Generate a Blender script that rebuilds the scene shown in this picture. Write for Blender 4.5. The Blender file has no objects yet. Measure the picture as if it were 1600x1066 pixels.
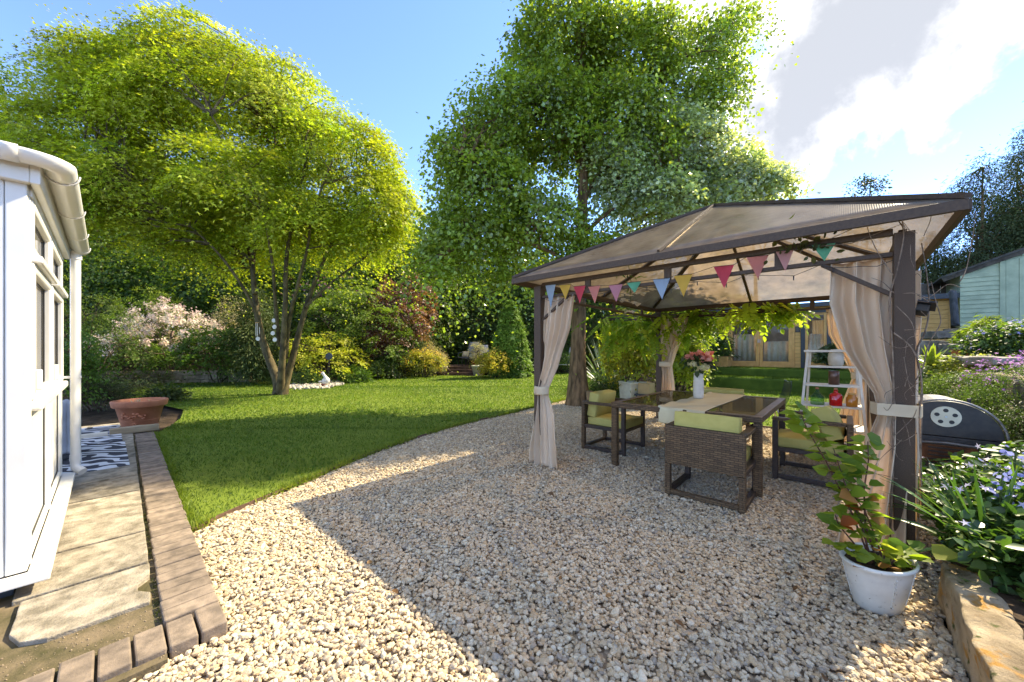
import bpy, math, random
import numpy as np
from mathutils import Vector, Matrix, Euler, noise as mnoise

random.seed(7)
rng = np.random.default_rng(7)
PI = math.pi
SC = bpy.context.scene
COL = SC.collection

# ---------------------------------------------------------------- camera
CAM_H = 1.35
FPX = 575.0                      # focal length in pixels of a 1600 px wide picture
YAW = math.radians(47.83)
HOR = 548.0
cam_d = bpy.data.cameras.new("camera")
cam_d.sensor_width = 36.0
cam_d.lens = 36.0 * FPX / 1600.0
cam_d.shift_y = (HOR - 533.0) / 1600.0
cam_d.clip_start = 0.05
cam_d.clip_end = 2000.0
cam = bpy.data.objects.new("camera", cam_d)
COL.objects.link(cam)
cam.location = (0, 0, CAM_H)
cam.rotation_euler = (PI / 2, 0, -YAW)
SC.camera = cam

# ---------------------------------------------------------------- sky and sun
SUN = Vector((1.036, -0.27, 1.03)).normalized()
SUN_EL = math.asin(SUN.z)
SUN_AZ = math.atan2(SUN.x, SUN.y)
world = bpy.data.worlds.new("World")
SC.world = world
world.use_nodes = True
wn, wl = world.node_tree.nodes, world.node_tree.links
wn.clear()
w_out = wn.new("ShaderNodeOutputWorld")
w_bg = wn.new("ShaderNodeBackground")
w_sky = wn.new("ShaderNodeTexSky")
w_sky.sky_type = 'NISHITA'
w_sky.sun_disc = False
w_sky.sun_elevation = SUN_EL
w_sky.sun_rotation = SUN_AZ
w_sky.air_density = 0.32
w_sky.dust_density = 0.0
w_sky.ozone_density = 2.6
w_bg.inputs['Strength'].default_value = 0.15

def wnode(t, **kw):
    n = wn.new(t)
    for k, v in kw.items():
        setattr(n, k, v)
    return n

def wmath(op, a, b=None, c=None):
    n = wnode("ShaderNodeMath", operation=op)
    for i, v in enumerate((a, b, c)):
        if v is None:
            continue
        if isinstance(v, (int, float)):
            n.inputs[i].default_value = v
        else:
            wl.new(v, n.inputs[i])
    return n.outputs[0]

# cumulus: noise over the direction projected on a cloud layer
tc = wnode("ShaderNodeTexCoord")
sep = wnode("ShaderNodeSeparateXYZ")
wl.new(tc.outputs['Generated'], sep.inputs[0])
zz = wmath('ADD', wmath('MAXIMUM', sep.outputs['Z'], 0.0), 0.35)
comb = wnode("ShaderNodeCombineXYZ")
wl.new(wmath('DIVIDE', sep.outputs['X'], zz), comb.inputs[0])
wl.new(wmath('DIVIDE', sep.outputs['Y'], zz), comb.inputs[1])
wl.new(wmath('MULTIPLY', sep.outputs['Z'], 1.1), comb.inputs[2])
cn = wnode("ShaderNodeTexNoise")
cn.inputs['Scale'].default_value = 3.4
cn.inputs['Detail'].default_value = 9.0
cn.inputs['Roughness'].default_value = 0.58
cn.inputs['Distortion'].default_value = 0.25
wl.new(tc.outputs['Generated'], cn.inputs['Vector'])

def blob(dx, dy, dz, lo, hi):
    """how far a direction lies inside a cloud bank centred on (dx, dy, dz)"""
    v = Vector((dx, dy, dz)).normalized()
    d = wnode("ShaderNodeVectorMath", operation='DOT_PRODUCT')
    wl.new(tc.outputs['Generated'], d.inputs[0])
    d.inputs[1].default_value = v
    mr = wnode("ShaderNodeMapRange", interpolation_type='SMOOTHSTEP')
    wl.new(d.outputs['Value'], mr.inputs[0])
    mr.inputs[1].default_value = lo
    mr.inputs[2].default_value = hi
    return mr.outputs[0]

FWD = Vector((math.sin(YAW), math.cos(YAW), 0))
RGT = Vector((math.cos(YAW), -math.sin(YAW), 0))
def pdir(x, y):
    return FWD + RGT * ((x - 800) / FPX) + Vector((0, 0, (HOR - y) / FPX))
b1 = blob(*pdir(1360, 80), 0.955, 0.998)
b2 = blob(*pdir(1545, 20), 0.965, 0.995)
b3 = blob(*pdir(1190, 235), 0.985, 0.999)
b4 = blob(*pdir(1090, 30), 0.99, 0.999)
cover = wmath('ADD', wmath('MULTIPLY', b1, 0.20), wmath('MULTIPLY', b2, 0.12))
cover = wmath('ADD', cover, wmath('MULTIPLY', b3, 0.12))
cover = wmath('ADD', cover, wmath('MULTIPLY', b4, 0.1))
# the blue gap over the maple and the strip of blue under the big cloud
gap = wmath('ADD', wmath('MULTIPLY', blob(*pdir(420, 60), 0.62, 0.93), 0.16), wmath('MULTIPLY', blob(*pdir(1430, 300), 0.945, 0.99), 0.22))
dens = wmath('SUBTRACT', wmath('ADD', wmath('ADD', cn.outputs['Fac'], 0.155), cover), gap)
cm = wnode("ShaderNodeMapRange", interpolation_type='SMOOTHSTEP')
wl.new(dens, cm.inputs[0])
cm.inputs[1].default_value = 0.65
cm.inputs[2].default_value = 0.76
# thick cores of the cloud are greyer than its rims, with billows
cn2 = wnode("ShaderNodeTexNoise")
cn2.inputs['Scale'].default_value = 7.5
cn2.inputs['Detail'].default_value = 8.0
cn2.inputs['Roughness'].default_value = 0.6
wl.new(tc.outputs['Generated'], cn2.inputs['Vector'])
core = wnode("ShaderNodeMapRange", interpolation_type='SMOOTHSTEP')
wl.new(wmath('ADD', dens, wmath('MULTIPLY', wmath('SUBTRACT', cn2.outputs['Fac'], 0.5), 0.55)), core.inputs[0])
core.inputs[1].default_value = 0.60
core.inputs[2].default_value = 0.93
cc = wnode("ShaderNodeMix", data_type='RGBA')
cc.inputs['A'].default_value = (2.6, 2.52, 2.42, 1)
cc.inputs['B'].default_value = (.74, .76, .80, 1)
wl.new(core.outputs[0], cc.inputs['Factor'])
hz = wnode("ShaderNodeMix", data_type='RGBA')
hz.inputs['Factor'].default_value = 0.0
mixc = wnode("ShaderNodeMix", data_type='RGBA')
wl.new(wmath('MULTIPLY', cm.outputs[0], 0.96), mixc.inputs['Factor'])
wl.new(w_sky.outputs['Color'], mixc.inputs['A'])
wl.new(cc.outputs['Result'], mixc.inputs['B'])
wl.new(mixc.outputs['Result'], w_bg.inputs['Color'])
wl.new(w_bg.outputs[0], w_out.inputs[0])

sun_d = bpy.data.lights.new("sun", 'SUN')
sun_d.energy = 2.0
sun_d.angle = math.radians(0.55)
sun_d.color = (1.0, 0.87, 0.62)
sun = bpy.data.objects.new("sun", sun_d)
COL.objects.link(sun)
sun.rotation_euler = SUN.to_track_quat('Z', 'Y').to_euler()
sun.location = (10, -5, 14)

vs = SC.view_settings
SC.display_settings.display_device = 'sRGB'
vs.view_transform = 'Standard'
vs.look = 'None'
vs.gamma = 1.0
vs.exposure = 2.75
vs.use_curve_mapping = False
SC.cycles.max_bounces = 10
SC.cycles.transparent_max_bounces = 24
SC.cycles.transmission_bounces = 8
SC.cycles.use_denoising = True

# ---------------------------------------------------------------- where a picture point lies in the garden
# garden axes: +X away to the right (towards the cabin), +Y away to the left (along the brick path)
def ground(x, y, z=0.0):
    d = (CAM_H - z) * FPX / (y - HOR)
    return at(x, d, z)

def at(x, d, z=0.0):
    p = FWD * d + RGT * ((x - 800) / FPX * d)
    return Vector((p.x, p.y, z))

def hgt(y, d):
    return CAM_H + (HOR - y) / FPX * d

def onx(x, y, X):
    k = (x - 800) / FPX
    d = X / (FWD.x + RGT.x * k)
    return Vector((X, FWD.y * d + RGT.y * k * d, hgt(y, d)))

# ---------------------------------------------------------------- mesh helpers
def frame_of(t):
    t = t.normalized()
    up = Vector((0, 0, 1)) if abs(t.z) < 0.95 else Vector((1, 0, 0))
    u = t.cross(up).normalized()
    return u, t.cross(u).normalized()

class MB:
    def __init__(self):
        self.v, self.f, self.s, self.uv = [], [], [], None
    def add(self, vs_, fs_, smooth=False):
        o = len(self.v)
        self.v += [tuple(p) for p in vs_]
        self.f += [tuple(i + o for i in f) for f in fs_]
        self.s += [smooth] * len(fs_)
        return self
    def box(self, c, s, rz=0.0, rot=None):
        x, y, z = s[0] / 2, s[1] / 2, s[2] / 2
        m = rot if rot is not None else Matrix.Rotation(rz, 3, 'Z')
        c = Vector(c)
        vs_ = [c + m @ Vector((a * x, b * y, d * z)) for a in (-1, 1) for b in (-1, 1) for d in (-1, 1)]
        return self.add(vs_, [(0, 1, 3, 2), (4, 6, 7, 5), (0, 4, 5, 1), (2, 3, 7, 6), (0, 2, 6, 4), (1, 5, 7, 3)])
    def bx(self, x0, x1, y0, y1, z0, z1):
        return self.box(((x0 + x1) / 2, (y0 + y1) / 2, (z0 + z1) / 2), (abs(x1 - x0), abs(y1 - y0), abs(z1 - z0)))
    def bar(self, a, b, w, h=None):
        a, b = Vector(a), Vector(b)
        h = h or w
        u, v = frame_of(b - a)
        q = [(-1, -1), (1, -1), (1, 1), (-1, 1)]
        vs_ = [p + u * (i * w / 2) + v * (j * h / 2) for p in (a, b) for i, j in q]
        return self.add(vs_, [(3, 2, 1, 0), (4, 5, 6, 7), (0, 1, 5, 4), (1, 2, 6, 5), (2, 3, 7, 6), (3, 0, 4, 7)])
    def tube(self, pts, r, n=8, cap=True):
        pts = [Vector(p) for p in pts]
        m = len(pts)
        rr = r if isinstance(r, (list, tuple)) else [r] * m
        t0 = (pts[1] - pts[0]).normalized()
        u, _ = frame_of(t0)
        vs_ = []
        for i, p in enumerate(pts):
            t = (pts[min(i + 1, m - 1)] - pts[max(i - 1, 0)]).normalized()
            u = (u - t * u.dot(t))
            u = u.normalized() if u.length > 1e-6 else frame_of(t)[0]
            w = t.cross(u)
            vs_ += [p + (u * math.cos(2 * PI * k / n) + w * math.sin(2 * PI * k / n)) * rr[i] for k in range(n)]
        fs_ = [(i * n + k, i * n + (k + 1) % n, (i + 1) * n + (k + 1) % n, (i + 1) * n + k) for i in range(m - 1) for k in range(n)]
        self.add(vs_, fs_, True)
        if cap:
            self.add(vs_[:n], [tuple(reversed(range(n)))])
            self.add(vs_[-n:], [tuple(range(n))])
        return self
    def lathe(self, prof, n=24, c=(0, 0, 0), sx=1.0, sy=1.0, smooth=True):
        c = Vector(c)
        vs_ = [c + Vector((r * sx * math.cos(2 * PI * k / n), r * sy * math.sin(2 * PI * k / n), z)) for r, z in prof for k in range(n)]
        fs_ = [(i * n + k, i * n + (k + 1) % n, (i + 1) * n + (k + 1) % n, (i + 1) * n + k) for i in range(len(prof) - 1) for k in range(n)]
        return self.add(vs_, fs_, smooth)
    def prism(self, poly, z0, z1):
        n = len(poly)
        vs_ = [(p[0], p[1], z0) for p in poly] + [(p[0], p[1], z1) for p in poly]
        fs_ = [tuple(reversed(range(n))), tuple(range(n, 2 * n))] + [(i, (i + 1) % n, n + (i + 1) % n, n + i) for i in range(n)]
        return self.add(vs_, fs_)
    def grid(self, fn, nu, nv, smooth=True):
        vs_ = [fn(i / (nu - 1), j / (nv - 1)) for j in range(nv) for i in range(nu)]
        fs_ = [(j * nu + i, j * nu + i + 1, (j + 1) * nu + i + 1, (j + 1) * nu + i) for j in range(nv - 1) for i in range(nu - 1)]
        return self.add(vs_, fs_, smooth)
    def blob(self, c, r, seed=0.0, rough=0.18, n=10, m=7):
        c = Vector(c)
        vs_ = []
        for j in range(m + 1):
            th = PI * j / m
            for i in range(n):
                ph = 2 * PI * i / n
                d = Vector((math.sin(th) * math.cos(ph), math.sin(th) * math.sin(ph), math.cos(th)))
                k = 1 + rough * mnoise.noise(d * 1.7 + Vector((seed, seed * 1.3, 0)))*2
                vs_.append(c + Vector((d.x * r[0], d.y * r[1], d.z * r[2])) * k)
        fs_ = [(j * n + i, (j + 1) * n + i, (j + 1) * n + (i + 1) % n, j * n + (i + 1) % n) for j in range(m) for i in range(n)]
        return self.add(vs_, fs_, True)
    def mesh(self, name, mat):
        me = bpy.data.meshes.new(name)
        me.from_pydata([tuple(p) for p in self.v], [], self.f)
        me.polygons.foreach_set('use_smooth', self.s)
        if mat:
            me.materials.append(mat)
        me.update()
        return me
    def build(self, name, mat, parent=None, loc=None, bev=0.0, seg=2, solid=0.0, rz=None):
        o = bpy.data.objects.new(name, self.mesh(name, mat))
        COL.objects.link(o)
        if parent is not None:
            o.parent = parent
        if loc is not None:
            o.location = loc
        if rz is not None:
            o.rotation_euler = (0, 0, rz)
        if solid:
            md = o.modifiers.new("solid", 'SOLIDIFY')
            md.thickness = solid
            md.offset = 0
        if bev:
            md = o.modifiers.new("bevel", 'BEVEL')
            md.width = bev
            md.segments = seg
            md.limit_method = 'ANGLE'
            md.angle_limit = math.radians(40)
            md.harden_normals = False
        return o

def tag(o, label=None, cat=None, group=None, kind=None):
    if label: o['label'] = label
    if cat: o['category'] = cat
    if group: o['group'] = group
    if kind: o['kind'] = kind
    return o

def thing(name, label, cat, loc=(0, 0, 0), rz=0.0, group=None):
    o = bpy.data.objects.new(name, None)
    o.empty_display_size = 0.1
    COL.objects.link(o)
    o.location = loc
    o.rotation_euler = (0, 0, rz)
    return tag(o, label, cat, group)

def copy_tree(o, parent=None):
    c = o.copy()
    COL.objects.link(c)
    if parent is not None:
        c.parent = parent
    for ch in list(o.children):
        copy_tree(ch, c)
    return c

# ---------------------------------------------------------------- materials
def lin(h):
    h = h.lstrip('#')
    out = []
    for i in (0, 2, 4):
        c = int(h[i:i + 2], 16) / 255
        out.append(c / 12.92 if c <= 0.04045 else ((c + 0.055) / 1.055) ** 2.4)
    return tuple(out)

class NT:
    def __init__(self, name):
        self.m = bpy.data.materials.new(name)
        self.m.use_nodes = True
        self.t = self.m.node_tree
        self.n, self.l = self.t.nodes, self.t.links
        self.n.clear()
        self.out = self.n.new("ShaderNodeOutputMaterial")
    def new(self, t, **kw):
        n = self.n.new(t)
        for k, v in kw.items():
            setattr(n, k, v)
        return n
    def put(self, sock, v):
        if hasattr(v, 'is_linked'):
            self.l.new(v, sock)
        elif isinstance(v, (tuple, list)) and len(v) == 3 and sock.type == 'RGBA':
            sock.default_value = (*v, 1)
        else:
            sock.default_value = v
    def pos(self, scale=(1, 1, 1), obj=False):
        if obj:
            g = self.new("ShaderNodeTexCoord").outputs['Object']
        else:
            g = self.new("ShaderNodeNewGeometry").outputs['Position']
        mp = self.new("ShaderNodeMapping")
        mp.inputs['Scale'].default_value = scale
        self.l.new(g, mp.inputs[0])
        return mp.outputs[0]
    def noise(self, vec, scale, detail=4, rough=0.55):
        n = self.new("ShaderNodeTexNoise")
        self.l.new(vec, n.inputs['Vector'])
        n.inputs['Scale'].default_value = scale
        n.inputs['Detail'].default_value = detail
        n.inputs['Roughness'].default_value = rough
        return n.outputs['Fac']
    def ramp(self, fac, stops):
        r = self.new("ShaderNodeValToRGB")
        el = r.color_ramp.elements
        while len(el) < len(stops):
            el.new(0.5)
        for e, (p, c) in zip(el, stops):
            e.position = p
            e.color = (*c, 1) if len(c) == 3 else c
        self.l.new(fac, r.inputs[0])
        return r.outputs[0]
    def mix(self, fac, a, b, mode='MIX'):
        m = self.new("ShaderNodeMix", data_type='RGBA', blend_type=mode)
        self.put(m.inputs['Factor'], fac)
        self.put(m.inputs['A'], a)
        self.put(m.inputs['B'], b)
        return m.outputs['Result']
    def math(self, op, a, b=0.0):
        m = self.new("ShaderNodeMath", operation=op)
        self.put(m.inputs[0], a)
        self.put(m.inputs[1], b)
        return m.outputs[0]
    def bump(self, h, strength=0.3, dist=0.01):
        b = self.new("ShaderNodeBump")
        b.inputs['Strength'].default_value = strength
        b.inputs['Distance'].default_value = dist
        self.l.new(h, b.inputs['Height'])
        return b.outputs[0]
    def pbr(self, color, rough=0.6, spec=0.5, normal=None, metal=0.0, **kw):
        p = self.new("ShaderNodeBsdfPrincipled")
        self.put(p.inputs['Base Color'], color)
        self.put(p.inputs['Roughness'], rough)
        p.inputs['Specular IOR Level'].default_value = spec
        p.inputs['Metallic'].default_value = metal
        for k, v in kw.items():
            self.put(p.inputs[k], v)
        if normal is not None:
            self.l.new(normal, p.inputs['Normal'])
        return p.outputs[0]
    def done(self, sh):
        self.l.new(sh, self.out.inputs[0])
        return self.m

def mat(name, a, b=None, scale=6.0, rough=0.6, spec=0.4, bump=0.25, bscale=None, dist=0.004, metal=0.0, stretch=(1, 1, 1), rnd=0.0, lo=0.35, hi=0.65, obj=False, detail=5):
    """two-tone noisy surface with fine relief; rnd = how much each piece differs in tone"""
    k = NT(name)
    p = k.pos(stretch, obj)
    b = b or tuple(c * 0.75 for c in a)
    c = k.ramp(k.noise(p, scale, detail), [(lo, b), (hi, a)])
    if rnd:
        r = k.new("ShaderNodeObjectInfo").outputs['Random']
        f = k.math('ADD', k.math('MULTIPLY', r, rnd), 1 - rnd / 2)
        hv = k.new("ShaderNodeHueSaturation")
        k.l.new(f, hv.inputs['Value'])
        k.l.new(c, hv.inputs['Color'])
        c = hv.outputs[0]
    nm = k.bump(k.noise(p, bscale or scale * 6, 5), bump, dist) if bump else None
    return k.done(k.pbr(c, rough, spec, nm, metal))

def leaf_mat(name, trans=0.4, rough=0.45, spec=0.5, tcol=(1.15, 1.25, 0.45), coat=0.0):
    k = NT(name)
    a = k.new("ShaderNodeAttribute", attribute_name='Col').outputs['Color']
    sh = k.pbr(a, rough, spec, None, 0.0, **{'Coat Weight': coat, 'Coat Roughness': .2})
    tr = k.new("ShaderNodeBsdfTranslucent")
    k.l.new(k.mix(1.0, a, (tcol[0], tcol[1], tcol[2], 1), 'MULTIPLY'), tr.inputs[0])
    mx = k.new("ShaderNodeMixShader")
    mx.inputs[0].default_value = trans
    k.l.new(sh, mx.inputs[1])
    k.l.new(tr.outputs[0], mx.inputs[2])
    return k.done(mx.outputs[0])

LEAF = leaf_mat("leaf", 0.5, 0.5, 0.35)
LEAF_GLOSS = leaf_mat("glossy_leaf", 0.42, 0.36, 0.6, (1.1, 1.25, 0.5))
LEAF_SHINE = leaf_mat("shiny_leaf", 0.5, 0.24, 0.85, (1.25, 1.2, 0.4))
LEAF_THIN = leaf_mat("thin_leaf", 0.6, 0.5, 0.3, (1.2, 1.25, 0.5))
LEAF_DULL = leaf_mat("needle_leaf", 0.2, 0.65, 0.25)
PETAL = leaf_mat("petal", 0.35, 0.6, 0.2, (1, 1, 1))
GRASS = leaf_mat("grass_blade", 0.5, 0.5, 0.3, (1.1, 1.2, 0.4))

# ---------------------------------------------------------------- leaves
SHAPES = {
    'rhomb': (np.array([[0, 0, 0], [-.3, .45, .07], [0, 1, -.05], [.3, .45, .07]]), [(0, 3, 2), (0, 2, 1)]),
    'oval': (np.array([[0, 0, 0], [-.27, .25, .05], [-.3, .6, .05], [0, 1, -.08], [.3, .6, .05], [.27, .25, .05]]), [(0, 3, 2, 1), (0, 5, 4, 3)]),
    'heart': (np.array([[0, 0.05, 0], [-.4, .12, .06], [-.42, .5, .07], [0, 1, -.1], [.42, .5, .07], [.4, .12, .06]]), [(0, 3, 2, 1), (0, 5, 4, 3)]),
    'maple': (np.array([[0, 0, 0], [-.55, .62, .04], [-.15, .45, 0], [0, 1.1, -.12], [.15, .45, 0], [.55, .62, .04]]), [(0, 2, 1), (0, 3, 2), (0, 4, 3), (0, 5, 4)]),
    'narrow': (np.array([[0, 0, 0], [-.11, .45, .03], [0, 1, -.08], [.11, .45, .03]]), [(0, 3, 2), (0, 2, 1)]),
    'blade': (np.array([[-.05, 0, 0], [.05, 0, 0], [-.045, .5, .04], [.045, .5, .04], [0, 1, -.02]]), [(0, 1, 3, 2), (2, 3, 4)]),
    'petal5': (np.array([[0, 0, 0]] + [[.5 * math.cos(a), .5 * math.sin(a), .1 if i % 2 else .0] if i % 2 == 0 else [.16 * math.cos(a), .16 * math.sin(a), 0.02] for i, a in enumerate([k * PI / 5 for k in range(10)])]),
               [(0, 1 + i, 1 + (i + 1) % 10) for i in range(10)]),
}

def unit(a):
    return a / np.maximum(np.linalg.norm(a, axis=1, keepdims=True), 1e-9)

def leaf_mesh(name, P, N, T, S, C, m, shape):
    V, F = SHAPES[shape]
    n, k = len(P), len(V)
    N = unit(N)
    T = unit(T - N * (T * N).sum(1, keepdims=True))
    U = np.cross(T, N)
    S = np.asarray(S).reshape(-1, 1, 1)
    pts = P[:, None, :] + S * (V[None, :, 0:1] * U[:, None, :] + V[None, :, 1:2] * T[:, None, :] + V[None, :, 2:3] * N[:, None, :])
    pts = pts.reshape(-1, 3)
    me = bpy.data.meshes.new(name)
    lens = [len(f) for f in F]
    loops = np.concatenate([np.array(f) for f in F])
    al = (loops[None, :] + (np.arange(n) * k)[:, None]).reshape(-1)
    tot = np.tile(np.array(lens), n)
    st = np.concatenate([[0], np.cumsum(tot)[:-1]])
    me.vertices.add(n * k)
    me.vertices.foreach_set('co', pts.astype(np.float32).reshape(-1))
    me.loops.add(len(al))
    me.loops.foreach_set('vertex_index', al.astype(np.int32))
    me.polygons.add(len(tot))
    me.polygons.foreach_set('loop_start', st.astype(np.int32))
    me.polygons.foreach_set('loop_total', tot.astype(np.int32))
    ca = me.color_attributes.new('Col', 'FLOAT_COLOR', 'POINT')
    cc_ = np.ones((n, k, 4), np.float32)
    cc_[:, :, :3] = C[:, None, :]
    ca.data.foreach_set('color', cc_.reshape(-1))
    me.materials.append(m)
    me.update(calc_edges=True)
    return me

def leaf_obj(name, P, N, T, S, C, m, shape, parent=None):
    o = bpy.data.objects.new(name, leaf_mesh(name, P, N, T, S, C, m, shape))
    COL.objects.link(o)
    if parent is not None:
        o.parent = parent
    return o

def rdir(n):
    return unit(rng.normal(size=(n, 3)))

def clusters(lobes, n, inner=0.55, zmin=-0.75):
    """points spread near the skin of a union of ellipsoids, with the outward direction there"""
    c = np.array([l[0] for l in lobes], float)
    r = np.array([l[1] for l in lobes], float)
    w = (r[:, 0] * r[:, 1] + r[:, 0] * r[:, 2] + r[:, 1] * r[:, 2])
    w = w / w.sum()
    out_p, out_o = [], []
    tot = 0
    while tot < n:
        m = n * 2
        i = rng.choice(len(lobes), m, p=w)
        d = rdir(m)
        ok = d[:, 2] > zmin
        u = inner + (1 - inner) * rng.random(m) ** 0.6
        p = c[i] + r[i] * d * u[:, None]
        q = np.linalg.norm((p[:, None, :] - c[None]) / r[None], axis=2)
        q[np.arange(m), i] = 9
        ok &= q.min(1) > 0.62
        out_p.append(p[ok]); out_o.append(unit(d / r[i])[ok])
        tot += int(ok.sum())
    return np.concatenate(out_p)[:n], np.concatenate(out_o)[:n]

def sprays(cp, co, per, rad, flat=0.25, droop=0.3, lift=0.9, jit=0.45):
    """flat sprays of leaves round every cluster centre: positions, normals, tip directions, cluster index"""
    n = len(cp)
    up = np.array([0, 0, 1.0])
    nr = unit(up * lift + co * 0.6 + rng.normal(size=(n, 3)) * 0.3)
    ho = co.copy(); ho[:, 2] *= 0.3
    ho = unit(ho + rng.normal(size=(n, 3)) * 0.35)
    v = unit(ho - nr * (ho * nr).sum(1, keepdims=True))
    u = np.cross(nr, v)
    idx = np.repeat(np.arange(n), per)
    m = len(idx)
    rr = rad * (0.6 + 0.8 * rng.random(n))[idx]
    a, b = rng.normal(size=m) * 0.5, rng.normal(size=m) * 0.62
    th = rng.normal(size=m) * flat * 0.5
    P = cp[idx] + (a * rr)[:, None] * u[idx] + (b * rr)[:, None] * v[idx] + (th * rr)[:, None] * nr[idx]
    P[:, 2] -= droop * rr * (np.maximum(b, -0.2) + 0.2) ** 2
    N = unit(nr[idx] + rng.normal(size=(m, 3)) * jit)
    T = unit(v[idx] * 0.8 + u[idx] * (a * 1.2)[:, None] - up * (0.25 + droop * 0.5) + rng.normal(size=(m, 3)) * 0.35)
    return P, N, T, idx

def tint(idx, ncl, cols, leafvar=0.16, clvar=0.2):
    """leaf colours: each spray picks a mix of the palette, each leaf varies a little"""
    cols = np.array(cols)
    w = rng.dirichlet(np.ones(len(cols)) * 0.8, ncl)
    cl = w @ cols * (1 + clvar * rng.normal(size=(ncl, 1))).clip(0.55, 1.5)
    C = cl[idx] * (1 + leafvar * rng.normal(size=(len(idx), 1))).clip(0.5, 1.6)
    return C.clip(0.004, 0.9)

def wander(a, b, n, wob, sag=0.0):
    a, b = Vector(a), Vector(b)
    L = (b - a).length
    s = rng.random(3) * 20
    out = []
    for i in range(n + 1):
        t = i / n
        p = a.lerp(b, t)
        k = math.sin(PI * t) * wob * L
        p += Vector((mnoise.noise(Vector((s[0] + t * 2.2, 0, 0))), mnoise.noise(Vector((0, s[1] + t * 2.2, 0))), 0.6 * mnoise.noise(Vector((0, 0, s[2] + t * 2.2))))) * k * 2
        p.z += sag * L * math.sin(PI * t)
        out.append(p)
    return out
# ================================================================ materials of the place
M_SOIL = mat("soil", (.075, .052, .033), (.03, .021, .013), 5, .95, .1, .8, 40, .02)
M_WHITE = mat("white_upvc", (.70, .68, .63), (.64, .62, .56), 3, .32, .5, .0)
M_WHITE_DULL = mat("weathered_white", (.66, .64, .58), (.5, .48, .42), 5, .55, .3, .2)
M_BRICK = mat("brick_paver", (.265, .205, .15), (.14, .11, .083), 14, .9, .2, .55, 120, .004, rnd=.35)
M_SLAB = mat("stone_slab", (.36, .31, .235), (.15, .128, .092), 11, .9, .15, .9, 70, .008, rnd=.3, detail=9)
M_MORTAR = mat("mortar", (.17, .13, .08), (.06, .055, .025), 6, .95, .1, .7, 60, .008)
M_EDGE = mat("edging_wood", (.16, .10, .065), (.07, .045, .03), 12, .9, .1, .5, 50)
M_FRAME = mat("dark_bronze_metal", (.085, .056, .034), (.06, .040, .026), 60, .6, .3, .25, 300, .001)
M_FRAME_RUST = mat("speckled_bronze_metal", (.11, .07, .042), (.055, .037, .024), 240, .65, .25, .3, 400, .001, lo=.42, hi=.6)
M_WICKER_DARK = mat("dark_rattan_frame", (.06, .04, .028), (.035, .024, .018), 40, .5, .4, .3, 200, .001)
M_OLIVE = mat("olive_cushion_fabric", (.50, .43, .13), (.43, .365, .10), 7, .9, .15, .4, 500, .0015)
M_CURTAIN = None
M_PINE = mat("honey_pine_boards", (.72, .43, .15), (.58, .33, .10), 5, .6, .3, .3, 40, .003, stretch=(1, 1, 9), rnd=.16)
M_PINE_FR = mat("honey_pine_frame", (.68, .38, .12), (.54, .29, .085), 5, .5, .35, .2, 40)
M_GREY = mat("anthracite_paint", (.045, .05, .058), (.035, .04, .046), 6, .5, .4, .1)
M_SHED = mat("pale_green_paint", (.40, .46, .31), (.29, .345, .235), 4, .7, .3, .4, 40, .003, rnd=.12)
M_OLDWOOD = mat("grey_old_timber", (.12, .105, .085), (.06, .052, .043), 7, .9, .1, .5, 50, .004, rnd=.3)
M_DECK = mat("brown_deck_timber", (.13, .075, .045), (.065, .038, .024), 9, .75, .2, .4, 60, rnd=.3)
M_STONE = mat("mossy_sandstone", (.36, .28, .18), (.13, .105, .06), 4, .92, .15, .8, 22, .02, rnd=.35, detail=9)
M_STONE_GREY = mat("grey_rock", (.30, .27, .23), (.12, .11, .09), 4, .92, .15, .8, 20, .02, rnd=.35, detail=8)
M_BARK = mat("furrowed_bark", (.27, .17, .085), (.075, .05, .026), 7, .95, .1, 1.0, 22, .03, stretch=(1.6, 1.6, .35), detail=8)
M_BARK_GREEN = mat("smooth_olive_bark", (.15, .115, .05), (.055, .042, .022), 6, .85, .15, .6, 40, .01, stretch=(1, 1, .6))
M_TWIG = mat("twig_bark", (.11, .08, .055), (.05, .035, .025), 9, .9, .1, .3)
M_TERRA = mat("terracotta", (.50, .20, .10), (.36, .135, .07), 6, .75, .25, .3, 60, .003)
M_BLACK = mat("black_iron", (.022, .022, .022), (.015, .015, .015), 30, .5, .45, .2, 200, .001)
M_BLACKP = mat("black_powder_coat", (.02, .021, .023), None, 20, .45, .5, .1)
M_WHITEPAINT = mat("painted_white_wood", (.76, .68, .54), (.62, .55, .43), 8, .6, .3, .3, 60)
M_STEEL = mat("brushed_steel", (.5, .5, .5), None, 20, .3, .5, .0, metal=1.0)
M_CREAM = mat("cream_enamel", (.62, .60, .45), (.5, .48, .36), 9, .5, .4, .1)

def glass_mat(name, col=(1, 1, 1), rough=0.02, trans=0.75, body=(.02, .025, .025)):
    k = NT(name)
    g = k.pbr(body, rough, .6)
    t = k.new("ShaderNodeBsdfTransparent")
    t.inputs[0].default_value = (*col, 1)
    lw = k.new("ShaderNodeFresnel")
    lw.inputs[0].default_value = 1.5
    bf = k.math('SUBTRACT', 1.0, k.new("ShaderNodeNewGeometry").outputs['Backfacing'])
    f = k.math('ADD', k.math('MULTIPLY', lw.outputs[0], bf), (1 - trans) * .5)
    mx = k.new("ShaderNodeMixShader")
    k.l.new(f, mx.inputs[0])
    k.l.new(t.outputs[0], mx.inputs[1])
    k.l.new(g, mx.inputs[2])
    return k.done(mx.outputs[0])
M_GLASS = glass_mat("window_glass")
M_DARKGLASS = glass_mat("dark_window_glass", (.88, .9, .89), .01, .85)
M_SMOKE = glass_mat("smoked_clear_plastic", (.62, .66, .68), .08, .8, (.1, .11, .12))

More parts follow.
